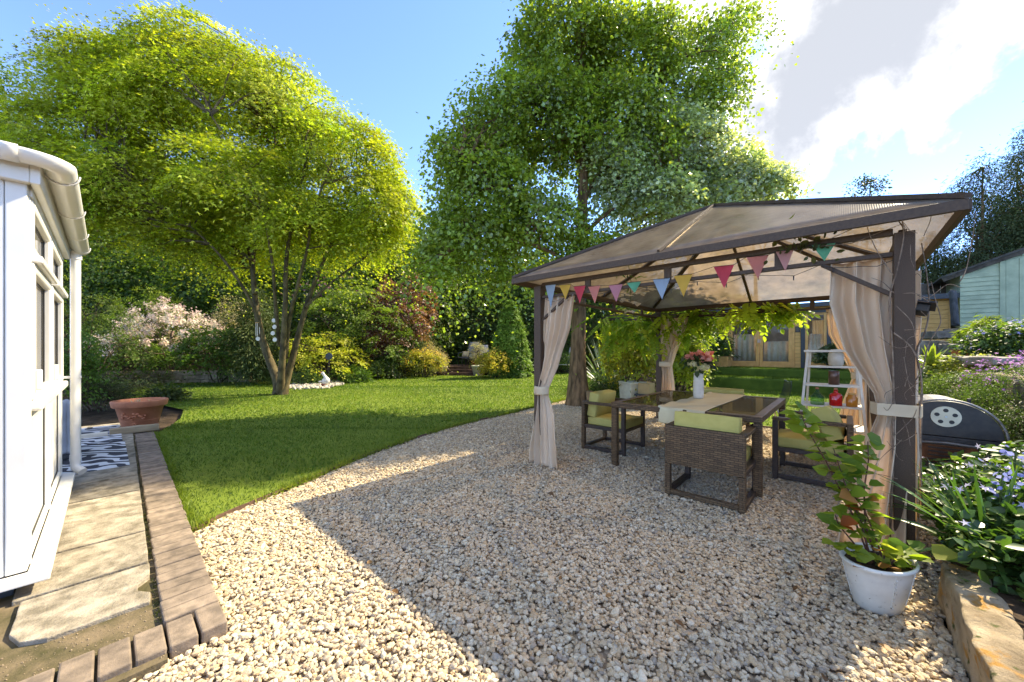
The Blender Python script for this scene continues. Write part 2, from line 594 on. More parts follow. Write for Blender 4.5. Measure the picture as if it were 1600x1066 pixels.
def wicker_mat(name, a, b, sc=1.0, flat=False):
    """flat woven strands: rows of short bands that step sideways every other row, on all faces of the thing"""
    k = NT(name)
    g = k.new("ShaderNodeTexCoord").outputs['Object']
    sp = k.new("ShaderNodeSeparateXYZ"); k.l.new(g, sp.inputs[0])
    s = k.math('ADD', sp.outputs[0], sp.outputs[1])
    cb = k.new("ShaderNodeCombineXYZ")
    k.l.new(sp.outputs[1] if flat else s, cb.inputs[0]); k.l.new(sp.outputs[0] if flat else sp.outputs[2], cb.inputs[1])
    br = k.new("ShaderNodeTexBrick")
    k.l.new(cb.outputs[0], br.inputs['Vector'])
    br.inputs['Color1'].default_value = (*a, 1)
    br.inputs['Color2'].default_value = (*b, 1)
    br.inputs['Mortar'].default_value = (.008, .006, .005, 1)
    br.inputs['Scale'].default_value = 1.0 * sc
    br.inputs['Brick Width'].default_value = .062
    br.inputs['Row Height'].default_value = .019
    br.inputs['Mortar Size'].default_value = .0026
    br.inputs['Mortar Smooth'].default_value = .4
    nz = k.noise(k.pos((1, 1, 1), True), 35, 3)
    c = k.mix(k.math('MULTIPLY', nz, .8), br.outputs['Color'], b)
    inv = k.math('SUBTRACT', 1.0, br.outputs['Fac'])
    nm = k.bump(inv, .9, .004)
    return k.done(k.pbr(c, .5, .3, nm))
M_WICKER = wicker_mat("woven_brown_rattan", (.205, .128, .06), (.085, .052, .026))
M_WICKER_TOP = wicker_mat("woven_rattan_top", (.46, .33, .22), (.22, .15, .10), .8, True)

def cloth(name, a, b, trans=.3, weave=900, tcol=None):
    k = NT(name)
    p = k.pos()
    c = k.ramp(k.noise(p, 5, 4), [(.35, b), (.65, a)])
    nm = k.bump(k.noise(k.pos((1, 1, 1.0)), weave, 2), .25, .0008)
    s = k.pbr(c, .9, .15, nm)
    t = k.new("ShaderNodeBsdfTranslucent")
    k.put(t.inputs[0], tcol or a)
    mx = k.new("ShaderNodeMixShader")
    mx.inputs[0].default_value = trans
    k.l.new(s, mx.inputs[1]); k.l.new(t.outputs[0], mx.inputs[2])
    return k.done(mx.outputs[0])
M_CURTAIN = cloth("sand_curtain_cloth", (.86, .71, .51), (.80, .65, .46), .33, 700, (.76, .62, .45))
M_TIE = cloth("pale_tie_cloth", (.66, .54, .36), (.58, .47, .31), .15)
M_RUNNER = cloth("cream_table_linen", (.76, .67, .42), (.68, .59, .36), .2)

def poly_roof():
    k = NT("bronze_twin_wall_sheet")
    p = k.pos()
    dirt = k.ramp(k.noise(k.pos((2, 2, 2)), 2.2, 7), [(.3, (.20, .165, .125)), (.7, (.40, .345, .27))])
    w = k.new("ShaderNodeTexWave", wave_type='BANDS', bands_direction='Y')
    k.l.new(p, w.inputs[0])
    w.inputs['Scale'].default_value = 26
    nm = k.bump(w.outputs['Fac'], .2, .003)
    s = k.pbr(dirt, .24, .7, nm)
    t = k.new("ShaderNodeBsdfTranslucent")
    k.l.new(k.ramp(k.noise(k.pos((1.5, 1.5, 1.5)), 3.0, 8, .65), [(.28, (.20, .165, .135)), (.5, (.38, .315, .25)), (.75, (.54, .45, .36))]), t.inputs[0])
    x = k.new("ShaderNodeBsdfTransparent"); x.inputs[0].default_value = (.82, .73, .6, 1)
    m1 = k.new("ShaderNodeMixShader"); m1.inputs[0].default_value = .5
    k.l.new(s, m1.inputs[1]); k.l.new(t.outputs[0], m1.inputs[2])
    m2 = k.new("ShaderNodeMixShader"); m2.inputs[0].default_value = .32
    k.l.new(m1.outputs[0], m2.inputs[1]); k.l.new(x.outputs[0], m2.inputs[2])
    return k.done(m2.outputs[0])
M_POLY = poly_roof()

# ================================================================ ground
def sheet(name, poly, z, m, kind='structure'):
    b = MB()
    n = len(poly)
    b.add([(p[0], p[1], z) for p in poly], [tuple(range(n))])
    me = b.mesh(name, m)
    if me.polygons[0].normal.z < 0:
        me.flip_normals()
    o = bpy.data.objects.new(name, me)
    COL.objects.link(o)
    return tag(o, kind=kind)

def inside(px, py, poly):
    r = np.zeros(len(px), bool)
    n = len(poly)
    for i in range(n):
        x1, y1 = poly[i][0], poly[i][1]
        x2, y2 = poly[(i + 1) % n][0], poly[(i + 1) % n][1]
        if y1 == y2:
            continue
        cr = ((y1 > py) != (y2 > py)) & (px < (x2 - x1) * (py - y1) / (y2 - y1) + x1)
        r ^= cr
    return r

sheet("ground", [(-300, -300), (400, -300), (400, 400), (-300, 400)], -.08, M_SOIL)

def xl(y): return .135 + .021 * y          # left and right edge of the brick strip
def xr(y): return .350 + .021 * y

edge_px = [(303, 829), (345, 806), (400, 783), (450, 763), (500, 742), (550, 720), (600, 701), (650, 684), (700, 668), (750, 656), (800, 645), (850, 632), (893, 622)]
edge = [ground(x, y) for x, y in edge_px]
edge_xy = [(p.x, p.y) for p in edge]
edge_xy += [(9.4, 5.2), (9.1, 4.4), (8.5, 3.4), (8.0, 2.4), (7.85, 1.2), (7.8, 0.0), (7.8, -1.2)]
far_px = [(960, 579), (900, 582), (830, 585), (740, 588), (640, 586), (590, 585), (545, 588), (530, 595), (500, 600), (470, 592), (400, 588), (330, 592), (270, 597), (200, 604), (150, 612)]
far_xy = [(ground(x, y).x, ground(x, y).y) for x, y in far_px]
lawn_poly = edge_xy + [(14.9, -1.2), (14.9, 5.2), (12.5, 6.8)] + far_xy + [(1.2, 11.2), (1.0, 9.8), (.75, 8.9), (xr(8.3) + .02, 8.3), (xr(4) + .01, 4.0)]
gravel_poly = [(xr(3.7), 3.66)] + edge_xy + [(4.3, -1.2), (4.3, -.62), (2.97, -.37), (1.5, -.37), (-2.0, -.37), (-2.0, 2.22), (xr(2.2), 2.22)]

def turf_mat():
    k = NT("turf")
    p = k.pos()
    c = k.ramp(k.noise(p, 1.1, 6), [(.3, (.12, .17, .02)), (.7, (.17, .22, .03))])
    return k.done(k.pbr(c, .9, .1, k.bump(k.noise(p, 90, 4), .8, .02)))
sheet("lawn", lawn_poly, 0.0, turf_mat())

def gravel_base():
    k = NT("gravel_bed")
    p = k.pos()
    v = k.new("ShaderNodeTexVoronoi")
    k.l.new(p, v.inputs['Vector']); v.inputs['Scale'].default_value = 26
    c = k.ramp(v.outputs['Color'], [(.1, (.16, .12, .08)), (.5, (.38, .30, .20)), (.9, (.52, .43, .31))])
    return k.done(k.pbr(c, .9, .2, k.bump(v.outputs['Distance'], 1.0, .02)))
sheet("gravel_bed", gravel_poly, -.035, gravel_base())

# stones: one point per stone, the pebble itself is made inside the node tree
def pebble_mat(name, stops):
    k = NT(name)
    r = k.new("ShaderNodeObjectInfo").outputs['Random']
    loc = k.new("ShaderNodeObjectInfo").outputs['Location']
    pn = k.noise(loc, .9, 3)
    c = k.ramp(k.math('ADD', k.math('MULTIPLY', r, .78), k.math('MULTIPLY', pn, .34)), stops)
    tcn = k.new("ShaderNodeTexCoord").outputs['Object']
    mp = k.new("ShaderNodeVectorMath", operation='ADD')
    k.l.new(tcn, mp.inputs[0])
    cbv = k.new("ShaderNodeCombineXYZ")
    k.l.new(k.math('MULTIPLY', r, 50.0), cbv.inputs[0])
    k.l.new(cbv.outputs[0], mp.inputs[1])
    nz = k.noise(mp.outputs[0], 1.6, 5)
    c2 = k.mix(k.math('MULTIPLY', nz, .4), c, (.33, .24, .15))
    return k.done(k.pbr(c2, .78, .3, k.bump(k.noise(mp.outputs[0], 6, 4), .3, .05)))
M_PEBBLE = pebble_mat("cream_flint_gravel", [(.0, (.64, .51, .30)), (.2, (.74, .64, .44)), (.36, (.57, .41, .22)), (.5, (.75, .67, .49)), (.64, (.47, .33, .175)), (.76, (.68, .55, .36)), (.88, (.39, .33, .245)), (1, (.28, .25, .21))])
M_GRIT = pebble_mat("brown_grit", [(.0, (.20, .15, .09)), (.5, (.32, .25, .16)), (1, (.14, .11, .08))])
M_PEBBLE_W = pebble_mat("white_pebbles", [(.0, (.52, .48, .41)), (.5, (.40, .36, .29)), (1, (.6, .56, .5))])

def scatter(name, pts, rot, scl, material, seed=0):
    me = bpy.data.meshes.new(name)
    me.vertices.add(len(pts))
    me.vertices.foreach_set('co', np.asarray(pts, np.float32).reshape(-1))
    for an, arr in (('rot', rot), ('scl', scl)):
        a = me.attributes.new(an, 'FLOAT_VECTOR', 'POINT')
        a.data.foreach_set('vector', np.asarray(arr, np.float32).reshape(-1))
    a = me.attributes.new('pick', 'INT', 'POINT')
    a.data.foreach_set('value', rng.integers(0, 4, len(pts)).astype(np.int32))
    o = bpy.data.objects.new(name, me)
    COL.objects.link(o)
    ng = bpy.data.node_groups.new(name, 'GeometryNodeTree')
    ng.interface.new_socket('Geometry', in_out='INPUT', socket_type='NodeSocketGeometry')
    ng.interface.new_socket('Geometry', in_out='OUTPUT', socket_type='NodeSocketGeometry')
    N, L = ng.nodes, ng.links
    gi, go = N.new('NodeGroupInput'), N.new('NodeGroupOutput')
    inst = N.new('GeometryNodeInstanceOnPoints')
    join = N.new('GeometryNodeJoinGeometry')
    for i in range(4):
        ico = N.new('GeometryNodeMeshIcoSphere')
        ico.inputs['Radius'].default_value = 1.0
        ico.inputs['Subdivisions'].default_value = 3
        nz = N.new('ShaderNodeTexNoise')
        nz.noise_dimensions = '4D'
        nz.inputs['W'].default_value = seed + i * 3.7
        nz.inputs['Scale'].default_value = 0.75
        nz.inputs['Detail'].default_value = 1.5
        sub = N.new('ShaderNodeVectorMath'); sub.operation = 'SUBTRACT'
        sub.inputs[1].default_value = (.5, .5, .5)
        L.new(nz.outputs['Color'], sub.inputs[0])
        sc = N.new('ShaderNodeVectorMath'); sc.operation = 'SCALE'
        sc.inputs['Scale'].default_value = 1.5
        L.new(sub.outputs[0], sc.inputs[0])
        sp = N.new('GeometryNodeSetPosition')
        L.new(ico.outputs[0], sp.inputs['Geometry'])
        L.new(sc.outputs[0], sp.inputs['Offset'])
        sm = N.new('GeometryNodeSetMaterial')
        sm.inputs['Material'].default_value = material
        L.new(sp.outputs[0], sm.inputs[0])
        gt = N.new('GeometryNodeGeometryToInstance')
        L.new(sm.outputs[0], gt.inputs[0])
        L.new(gt.outputs[0], join.inputs[0])
    def attr(nm, dt):
        n = N.new('GeometryNodeInputNamedAttribute')
        n.data_type = dt
        n.inputs['Name'].default_value = nm
        return n.outputs['Attribute']
    L.new(gi.outputs[0], inst.inputs['Points'])
    L.new(join.outputs[0], inst.inputs['Instance'])
    inst.inputs['Pick Instance'].default_value = True
    L.new(attr('pick', 'INT'), inst.inputs['Instance Index'])
    L.new(attr('rot', 'FLOAT_VECTOR'), inst.inputs['Rotation'])
    L.new(attr('scl', 'FLOAT_VECTOR'), inst.inputs['Scale'])
    L.new(inst.outputs[0], go.inputs[0])
    md = o.modifiers.new('stones', 'NODES')
    md.node_group = ng
    return tag(o, kind='stuff')

def gravel_points():
    zones = [((-.4, 6.2, -.7, 5.2), 1500, .0185, None)]
    out, size = [], []
    n = 390000
    x = rng.uniform(-.4, 10.2, n); y = rng.uniform(-1.2, 6.8, n)
    d = x * FWD.x + y * FWD.y
    keep = inside(x, y, gravel_poly) & (d > .75) & (rng.random(n) < np.where(d < 4, 1, np.where(d < 6, .7, .5)))
    x, y = x[keep], y[keep]
    return x, y
gx, gy = gravel_points()
m_ = len(gx)
gs = (.0068 + .0064 * rng.random(m_) ** 1.5)
gs = np.where(rng.random(m_) < .04, gs * 1.55, gs)
patch = np.array([mnoise.noise(Vector((a * .55, b * .55, 3.1))) for a, b in zip(gx, gy)])
scatter("gravel", np.stack([gx, gy, -.03 + .02 * rng.random(m_)], 1), np.stack([rng.normal(size=m_) * .35, rng.normal(size=m_) * .35, rng.random(m_) * 6.28], 1),
        np.stack([gs * (1.1 + .4 * rng.random(m_)), gs, gs * (.55 + .25 * rng.random(m_))], 1), M_PEBBLE)

ng_ = 3800
px_ = rng.uniform(-.9, .5, ng_); py_ = rng.uniform(2.2, 3.3, ng_)
kk = ((py_ < 2.72) & (py_ > 2.40) | (np.abs(px_ - .14 - .021 * py_) < .03)) & (px_ < xl(2.5) + .03)
px_, py_ = px_[kk], py_[kk]; ng_ = len(px_)
gz_ = .001 + .003 * rng.random(ng_) ** 3
scatter("grit", np.stack([px_, py_, np.full(ng_, .0135)], 1), rng.random((ng_, 3)) * 6, np.stack([gz_, gz_, gz_ * .7], 1), M_GRIT, 40)
# a few stray stones thrown on the kerb, fallen leaves on the gravel
b = MB()
for i, p in enumerate(edge_xy[:-1]):
    q = edge_xy[i + 1]
    for s_ in range(4):
        u0, u1 = Vector(p).lerp(Vector(q), s_ / 4), Vector(p).lerp(Vector(q), (s_ + 1) / 4)
        b.bar((u0.x, u0.y, -.022 + .006 * mnoise.noise(Vector((i * 1.3 + s_, 0, 0)))), (u1.x, u1.y, -.022 + .006 * mnoise.noise(Vector((i * 1.3 + s_ + 1, 0, 0)))), .016, .075)
tag(b.build("lawn_edging", M_EDGE), "thin weathered brown timber strip curving between lawn and gravel", "edging")

# grass blades
def grass(name, poly, n, dmin, dmax, h0, w, seed, parent=None, z=0.0):
    bx0, bx1 = min(p[0] for p in poly), max(p[0] for p in poly)
    by0, by1 = min(p[1] for p in poly), max(p[1] for p in poly)
    x = rng.uniform(bx0, bx1, n); y = rng.uniform(by0, by1, n)
    d = x * FWD.x + y * FWD.y
    r = x * RGT.x + y * RGT.y
    k = inside(x, y, poly) & (d > dmin) & (d < dmax) & (np.abs(r) < d * 1.75 + 1)
    x, y = x[k], y[k]
    m = len(x)
    big = np.array([mnoise.noise(Vector((a * .9, c * .9, seed))) for a, c in zip(x, y)])
    P = np.stack([x, y, np.full(m, z)], 1)
    T = unit(np.stack([rng.normal(size=m) * .45, rng.normal(size=m) * .45, np.ones(m)], 1))
    N = rdir(m)
    S = h0 * (.6 + .7 * rng.random(m)) * (1 + .3 * big)
    base = np.array([[.105, .17, .018], [.15, .20, .025], [.075, .14, .015], [.19, .21, .04]])
    wide = np.array([mnoise.noise(Vector((a * .35, c * .35, 7.7))) for a, c in zip(x, y)])
    C = base[rng.choice(4, m, p=[.45, .3, .17, .08])] * (1 + .25 * big[:, None] + .5 * wide[:, None] * np.array([[1.15, .8, .6]])) * (1 + .12 * rng.normal(size=(m, 1))).clip(.6, 1.5)
    k = w / h0
    SHAPES['_g'] = (np.array([[-k, 0, 0], [k, 0, 0], [0, 1, .25]]), [(0, 1, 2)])
    o = leaf_obj(name, P, N, T, S, C, GRASS, '_g', parent)
    return tag(o, kind='stuff')
grass("grass", lawn_poly, 900000, 1.5, 6.5, .036, .0042, 1.0)
grass("grass", lawn_poly, 480000, 6.3, 14, .042, .008, 1.0)
grass("grass", lawn_poly, 160000, 13.5, 26, .05, .016, 1.0)

# ragged blades leaning over the timber strip, and weeds in the paving joints
def fringe(name, pts, n, h, spread, cols, parent=None, z=.0, lab=None):
    seg = [(Vector((*pts[i], 0)), Vector((*pts[i + 1], 0))) for i in range(len(pts) - 1)]
    L = np.array([(q - p).length for p, q in seg]); k = rng.choice(len(seg), n, p=L / L.sum()); t = rng.random(n)
    clump = np.array([mnoise.noise(Vector((seg[i][0].lerp(seg[i][1], u).x * 2.1, seg[i][0].lerp(seg[i][1], u).y * 2.1, 5))) for i, u in zip(k, t)])
    keep = clump > -.15 + .5 * (rng.random(n) - .5)
    P = np.array([tuple(seg[i][0].lerp(seg[i][1], u)) for i, u in zip(k, t)])[keep]
    m = len(P); P[:, :2] += rng.normal(size=(m, 2)) * spread; P[:, 2] = z
    T = unit(rng.normal(size=(m, 3)) * .6 + np.array([0, 0, 1.]))
    SHAPES['_g'] = (np.array([[-.08, 0, 0], [.08, 0, 0], [0, 1, .3]]), [(0, 1, 2)])
    o = leaf_obj(name, P, rdir(m), T, h * (.5 + .9 * rng.random(m)), np.array(cols)[rng.integers(0, len(cols), m)], GRASS, '_g', parent)
    return tag(o, lab, None, None, 'stuff')
fringe("grass", edge_xy[:13], 9000, .06, .022, [(.2, .26, .03), (.28, .3, .05), (.14, .2, .02)])
fringe("grass", [(xr(3.7) + .02, 3.7), (xr(8.3) + .02, 8.3)], 3500, .055, .02, [(.2, .26, .03), (.14, .2, .02)])
fringe("weeds", [(xl(2.5) - .012, 2.5), (xl(7) - .012, 7)], 1500, .018, .007, [(.10, .13, .02), (.16, .17, .03), (.08, .09, .02)], None, .012)

# ================================================================ paving beside the conservatory
paving = tag(MB().prism([(-1.6, 2.18), (xl(2.2), 2.18), (xl(9.6), 9.6), (-1.6, 9.6)], -.06, .012).build("path", M_MORTAR), kind='structure')

def stone_slab(poly, z0, z1, name, m, seed):
    """a flagstone with a worn, slightly wavy outline and edge"""
    pts = []
    n = len(poly)
    for i in range(n):
        a, c = Vector(poly[i]), Vector(poly[(i + 1) % n])
        k = max(2, int((c - a).length / .07))
        for j in range(k):
            t = j / k
            p = a.lerp(c, t)
            w = mnoise.noise(Vector((p.x * 9, p.y * 9, seed))) * .005
            nrm = Vector((-(c - a).y, (c - a).x)).normalized()
            pts.append((p.x + nrm.x * w, p.y + nrm.y * w))
    return MB().prism(pts, z0, z1).build(name, m, paving, bev=.005)

ys = [2.70, 3.215, 3.79, 4.40, 4.95, 5.55, 6.12]
for i in range(len(ys) - 1):
    y0, y1 = ys[i] + .012, ys[i + 1] - .012
    xa = -.30 if i == 0 else -.33
    if i == 0:   # its outer corner has broken away
        po = [(xa, y0 + .16), (xa + .035, y0 + .05), (xa + .12, y0), (xl(y0) - .035, y0), (xl(y0) - .03, y0 + .10), (xl(y0) - .075, y0 + .17), (xl(y0) - .07, y0 + .24), (xl(y0) - .02, y0 + .30), (xl(y1) - .02, y1), (xa, y1 + .0)]
    else:
        po = [(xa, y0), (xl(y0) - .022, y0), (xl(y1) - .022, y1), (xa, y1)]
    stone_slab(po, -.02, .034 + .003 * (i % 3), "paving_slab", M_SLAB, i * 3.3)
for (x0, x1, y0, y1) in ((-.86, -.37, 2.75, 3.15), (-1.4, -.9, 2.75, 3.15), (-.62, -.36, 2.25, 2.7)):
    stone_slab([(x0, y0), (x1, y0), (x1, y1), (x0, y1)], -.02, .03, "paving_slab", M_SLAB, x0)
for y0 in (6.15, 7.4, 8.65):
    stone_slab([(-1.5, y0), (xl(y0) - .02, y0), (xl(y0 + 1.2) - .02, y0 + 1.22), (-1.5, y0 + 1.22)], -.02, .028, "paving_slab", M_SLAB, y0)
# brick strip: one brick mesh, every brick its own object
bm_ = MB().box((0, 0, 0), (.212, .098, .075))
proto_me = bm_.mesh("brick", M_BRICK)
def brick(x, y, z, rz):
    o = bpy.data.objects.new("brick", proto_me)
    COL.objects.link(o)
    o.parent = paving
    o.location = (x, y, z)
    o.rotation_euler = (rng.normal() * .008, rng.normal() * .008, rz + rng.normal() * .008)
    md = o.modifiers.new("bevel", 'BEVEL'); md.width = .007; md.segments = 2
    return o
y = 2.49
while y < 8.32:
    brick((xl(y) + xr(y)) / 2 + rng.normal() * .002, y, .005 + rng.normal() * .002, .02)
    y += .1065
x = xr(2.3) - .05
while x > -1.3:
    brick(x, 2.325 + rng.normal() * .003, .004 + rng.normal() * .003, PI / 2)
    x -= .1075

# ================================================================ sleeper kerb and bed on the right, planted bank
def bank_h(x, y):
    if x < 4.05:
        e = -.5
        t = e - y
        z = .20 + .10 * max(t, 0)
        if t > 1.5: z += min(.9, (t - 1.5) * .8)
        if t <= 0: z = -.1
        return z
    e = -1.22 if x < 10 else -.122 * x
    t = e - y
    if t <= 0: return -.1
    return min(1.0, .15 + t * 6) + min(.9, .14 * t)
bb = MB()
nx, ny = 72, 60
xs_ = [1.2 + (i / (nx - 1)) ** 1.5 * 33 for i in range(nx)]
grid = []
for j in range(ny):
    v = (j / (ny - 1)) ** 1.9
    for x in xs_:
        e = -.5 if x < 4.05 else (-1.2 if x < 10 else -.12 * x)
        yy = e - v * 22
        grid.append((x, yy, bank_h(x, yy) + .05 * mnoise.noise(Vector((x * 1.3, yy * 1.3, 0)))))
bb.add(grid, [(j * nx + i, (j + 1) * nx + i, (j + 1) * nx + i + 1, j * nx + i + 1) for j in range(ny - 1) for i in range(nx - 1)], True)
tag(bb.build("bank", M_SOIL), kind='structure')

def rough_block(x0, x1, y0, y1, z0, z1, seed, amp=.016, n=9):
    """a hewn block: subdivided box pushed in and out"""
    b_ = bmesh_box(x0, x1, y0, y1, z0, z1, n)
    vs_ = []
    for p in b_[0]:
        q = Vector(p)
        s_ = Vector((seed, seed * 2, 0))
        d_ = Vector((mnoise.noise(q * 7 + s_), mnoise.noise(q * 7 + s_ + Vector((9, 0, 0))), mnoise.noise(q * 7 + s_ + Vector((0, 9, 0)))))
        d2 = Vector((mnoise.noise(q * 25 + s_), mnoise.noise(q * 25 + s_ + Vector((9, 0, 0))), mnoise.noise(q * 25 + s_ + Vector((0, 9, 0)))))
        vs_.append(q + d_ * amp + d2 * amp * .4)
    m = MB(); m.add(vs_, b_[1], True)
    return m

def bmesh_box(x0, x1, y0, y1, z0, z1, n):
    import bmesh
    bm = bmesh.new()
    bmesh.ops.create_cube(bm, size=1.0)
    lx, ly, lz = x1 - x0, y1 - y0, z1 - z0
    for v in bm.verts:
        v.co = Vector(((v.co.x + .5) * lx + x0, (v.co.y + .5) * ly + y0, (v.co.z + .5) * lz + z0))
    st = max(lx, ly, lz) / n
    for ax, L in ((0, lx), (1, ly), (2, lz)):
        k = int(L / st)
        for i in range(1, k):
            c = [0, 0, 0]; c[ax] = (x0, y0, z0)[ax] + L * i / k
            nr = [0, 0, 0]; nr[ax] = 1
            bmesh.ops.bisect_plane(bm, geom=bm.verts[:] + bm.edges[:] + bm.faces[:], plane_co=c, plane_no=nr)
    bmesh.ops.bevel(bm, geom=[e for e in bm.edges if len(e.link_faces) == 2 and e.calc_face_angle(0) > .5], offset=min(lx, ly, lz) * .07, segments=2, affect='EDGES', profile=.5)
    bm.verts.index_update()
    r = ([v.co.copy() for v in bm.verts], [tuple(v.index for v in f.verts) for f in bm.faces])
    bm.free()
    return r

def lichen_stone():
    k = NT("lichened_stone")
    p = k.pos()
    c = k.ramp(k.noise(p, 5, 9), [(.3, (.17, .125, .075)), (.5, (.42, .33, .21)), (.7, (.55, .45, .31))])
    l1 = k.ramp(k.noise(k.pos((1, 1, 1.3)), 9, 6), [(.56, (0, 0, 0)), (.64, (1, 1, 1))])
    c = k.mix(l1, c, (.42, .23, .06))
    l2 = k.ramp(k.noise(p, 13, 6), [(.6, (0, 0, 0)), (.68, (1, 1, 1))])
    c = k.mix(l2, c, (.09, .10, .03))
    return k.done(k.pbr(c, .93, .15, k.bump(k.noise(p, 24, 10, .7), 1.0, .03)))
M_LICHEN = lichen_stone()
tag(rough_block(1.35, 2.99, -.52, -.375, -.06, .235, 4.0, .022, 60).build("kerb_stone", M_LICHEN), "long lichen spotted stone kerb holding the flower bed beside the gravel", "kerb stone")

# ================================================================ conservatory on the left
cons = thing("conservatory", "white plastic framed conservatory with gutter and downpipe beside the paving", "conservatory", (-.29, 3.33, 0))
def cbx(name, m, *bxs, parent=None, bev=.006):
    b_ = MB()
    for q in bxs: b_.bx(*q)
    return b_.build(name, m, parent or cons, bev=bev)
LY = 2.37
cbx("wall", M_WHITE, (-3.0, -.075, 0.0, .07, .14, 2.34))
cbx("corner_post", M_WHITE, (-.073, 0, -.003, .085, .14, 2.34))
cbx("plinth", M_GREY, (-2.95, -.05, .05, LY, -.03, .10), bev=0)
cbx("sill", M_WHITE, (-3.0, .085, -.10, .0, .098, .135), (.0, .085, 0.0, LY + .02, .098, .135))
cbx("back_wall", M_WHITE, (-3.0, -2.93, .07, LY, .14, 2.3), (-2.93, 0, LY - .002, LY + .07, .14, 2.3), bev=0)
cbx("floor_slab", M_WHITE_DULL, (-2.92, -.08, .075, LY - .01, .09, .13), bev=0)
cbx("eaves_beam", M_WHITE, (-.07, .012, .086, LY, 2.22, 2.34))
cbx("fascia", M_WHITE, (.012, .05, -.055, LY + .05, 2.26, 2.37), (-3.0, .012, -.055, -.004, 2.26, 2.37))
# glazed bays: top light, tall light, lower light, each a sash with its own pane
mull = [.086, 1.20, 1.26, LY]
cbx("mullion", M_WHITE, (-.065, .004, 1.16, 1.25, .14, 2.22))
cbx("mullion", M_WHITE, (-.065, .004, LY - .08, LY, .14, 2.22))
cbx("mullion", M_WHITE, (-.065, .004, .086, .14, .14, 2.22))
for (y0, y1) in ((.14, 1.16), (1.25, LY - .08)):
    for (z0, z1, pro) in ((1.90, 2.22, .012), (1.06, 1.86, .016), (.14, 1.0, .0)):
        w = .058
        f = cbx("window", M_WHITE, (-.055, pro, y0, y0 + w, z0, z1), (-.055, pro, y1 - w, y1, z0, z1), (-.055, pro, y0 + w, y1 - w, z0, z0 + w), (-.055, pro, y0 + w, y1 - w, z1 - w, z1), bev=.012)
        cbx("pane", M_GLASS if z0 > .5 else M_WHITE, (-.03, -.024, y0 + w, y1 - w, z0 + w, z1 - w), parent=f, bev=0)
        cbx('gasket', M_BLACKP, (-.023, -.016, y0 + w, y0 + w + .007, z0 + w, z1 - w), (-.023, -.016, y1 - w - .007, y1 - w, z0 + w, z1 - w), (-.023, -.016, y0 + w + .007, y1 - w - .007, z0 + w, z0 + w + .007), (-.023, -.016, y0 + w + .007, y1 - w - .007, z1 - w - .007, z1 - w), parent=f, bev=0)
        if z0 > 1 and z0 < 1.5:
            MB().bx(pro, pro + .025, y0 + w * .25, y0 + w * .75, 1.12, 1.24).build("handle", M_WHITE, f, bev=.006)
    cbx("transom", M_WHITE, (-.06, .045, y0, y1, 1.858, 1.902), bev=.01)
    cbx("transom", M_WHITE, (-.06, .045, y0, y1, 1.0, 1.06), bev=.014)
# net curtain seen behind the tall lights
MB().grid(lambda u, v: (-.16 + .02 * math.sin(u * 90), .1 + u * 2.1, .2 + v * 1.9), 160, 2).build("blind", M_TIE, cons)
# gutter: half round trough, mitred at the corner, with clips
def gutter_profile(t):
    a = PI * (1 + t)
    return .060 * math.cos(a), .058 * math.sin(a)
def trough(path, dirs):
    vs_, fs_ = [], []
    n = 14
    for p, o_ in zip(path, dirs):
        for i in range(n + 1):
            u, w = gutter_profile(i / n)
            vs_.append((p[0] + o_[0] * u, p[1] + o_[1] * u, p[2] + w))
    for s in range(len(path) - 1):
        for i in range(n):
            fs_.append((s * (n + 1) + i, s * (n + 1) + i + 1, (s + 1) * (n + 1) + i + 1, (s + 1) * (n + 1) + i))
    m = MB(); m.add(vs_, fs_, True)
    return m
gx0, gy0, gz = .115, -.125, 2.40
pth = [(-3, gy0, gz), (-.06, gy0, gz)]
drs = [(0, -1), (0, -1)]
for i in range(7):
    a = -PI / 2 + PI / 2 * i / 6
    pth.append((gx0 - .10 + .10 * math.cos(a), gy0 + .10 + .10 * math.sin(a), gz)); drs.append((math.cos(a), math.sin(a)))
pth.append((gx0, LY + .14, gz - .012)); drs.append((1, 0))
gut = trough(pth, drs).build("gutter", M_WHITE, cons, solid=.005)
def clip(p, o_, wdt=.045, r=.068):
    vs_, fs_ = [], []
    n = 14
    t = (-o_[1], o_[0])
    for sgn in (-1, 1):
        for i in range(n + 1):
            a = PI * (1 + i / n)
            vs_.append((p[0] + o_[0] * r * math.cos(a) + t[0] * sgn * wdt / 2, p[1] + o_[1] * r * math.cos(a) + t[1] * sgn * wdt / 2, p[2] + r * math.sin(a) * .98 + .004))
    for i in range(n):
        fs_.append((i, i + 1, n + 2 + i, n + 1 + i))
    return MB().add(vs_, fs_, True).build("bracket", M_WHITE, gut, solid=.006)
clip((-.05, gy0, gz), (0, -1), .075)
for yy in (.12, .95, 1.75): clip((gx0, yy, gz - .002), (1, 0), .022, .071)
clip((gx0, LY + .05, gz - .008), (1, 0), .06, .07)
# roof slab above the gutter
rb = MB(); rb.add([(-3, -.05, 2.37), (.05, -.05, 2.37), (.05, LY + .06, 2.37), (-3, LY + .06, 2.37), (-3, 1.0, 2.95), (-1.0, 1.0, 2.95), (-1.0, LY - .7, 2.95), (-3, LY - .7, 2.95)],
                  [(0, 1, 5, 4), (1, 2, 6, 5), (2, 3, 7, 6), (4, 5, 6, 7)])
rb.build("roof", M_WHITE_DULL, cons, solid=.03)
dp = MB().tube([(.085, LY + .07, gz - .05), (.085, LY + .07, .22), (.088, LY + .055, .17), (.135, LY - .0, .13)], .037, 20)
dpo = dp.build("downpipe", M_WHITE, cons)
MB().tube([(.085, LY + .07, gz - .055), (.085, LY + .07, gz - .13)], .044, 20).build("outlet", M_WHITE, dpo)
MB().tube([(.085, LY + .07, .30), (.085, LY + .07, .24)], .041, 20).build("socket", M_WHITE, dpo)
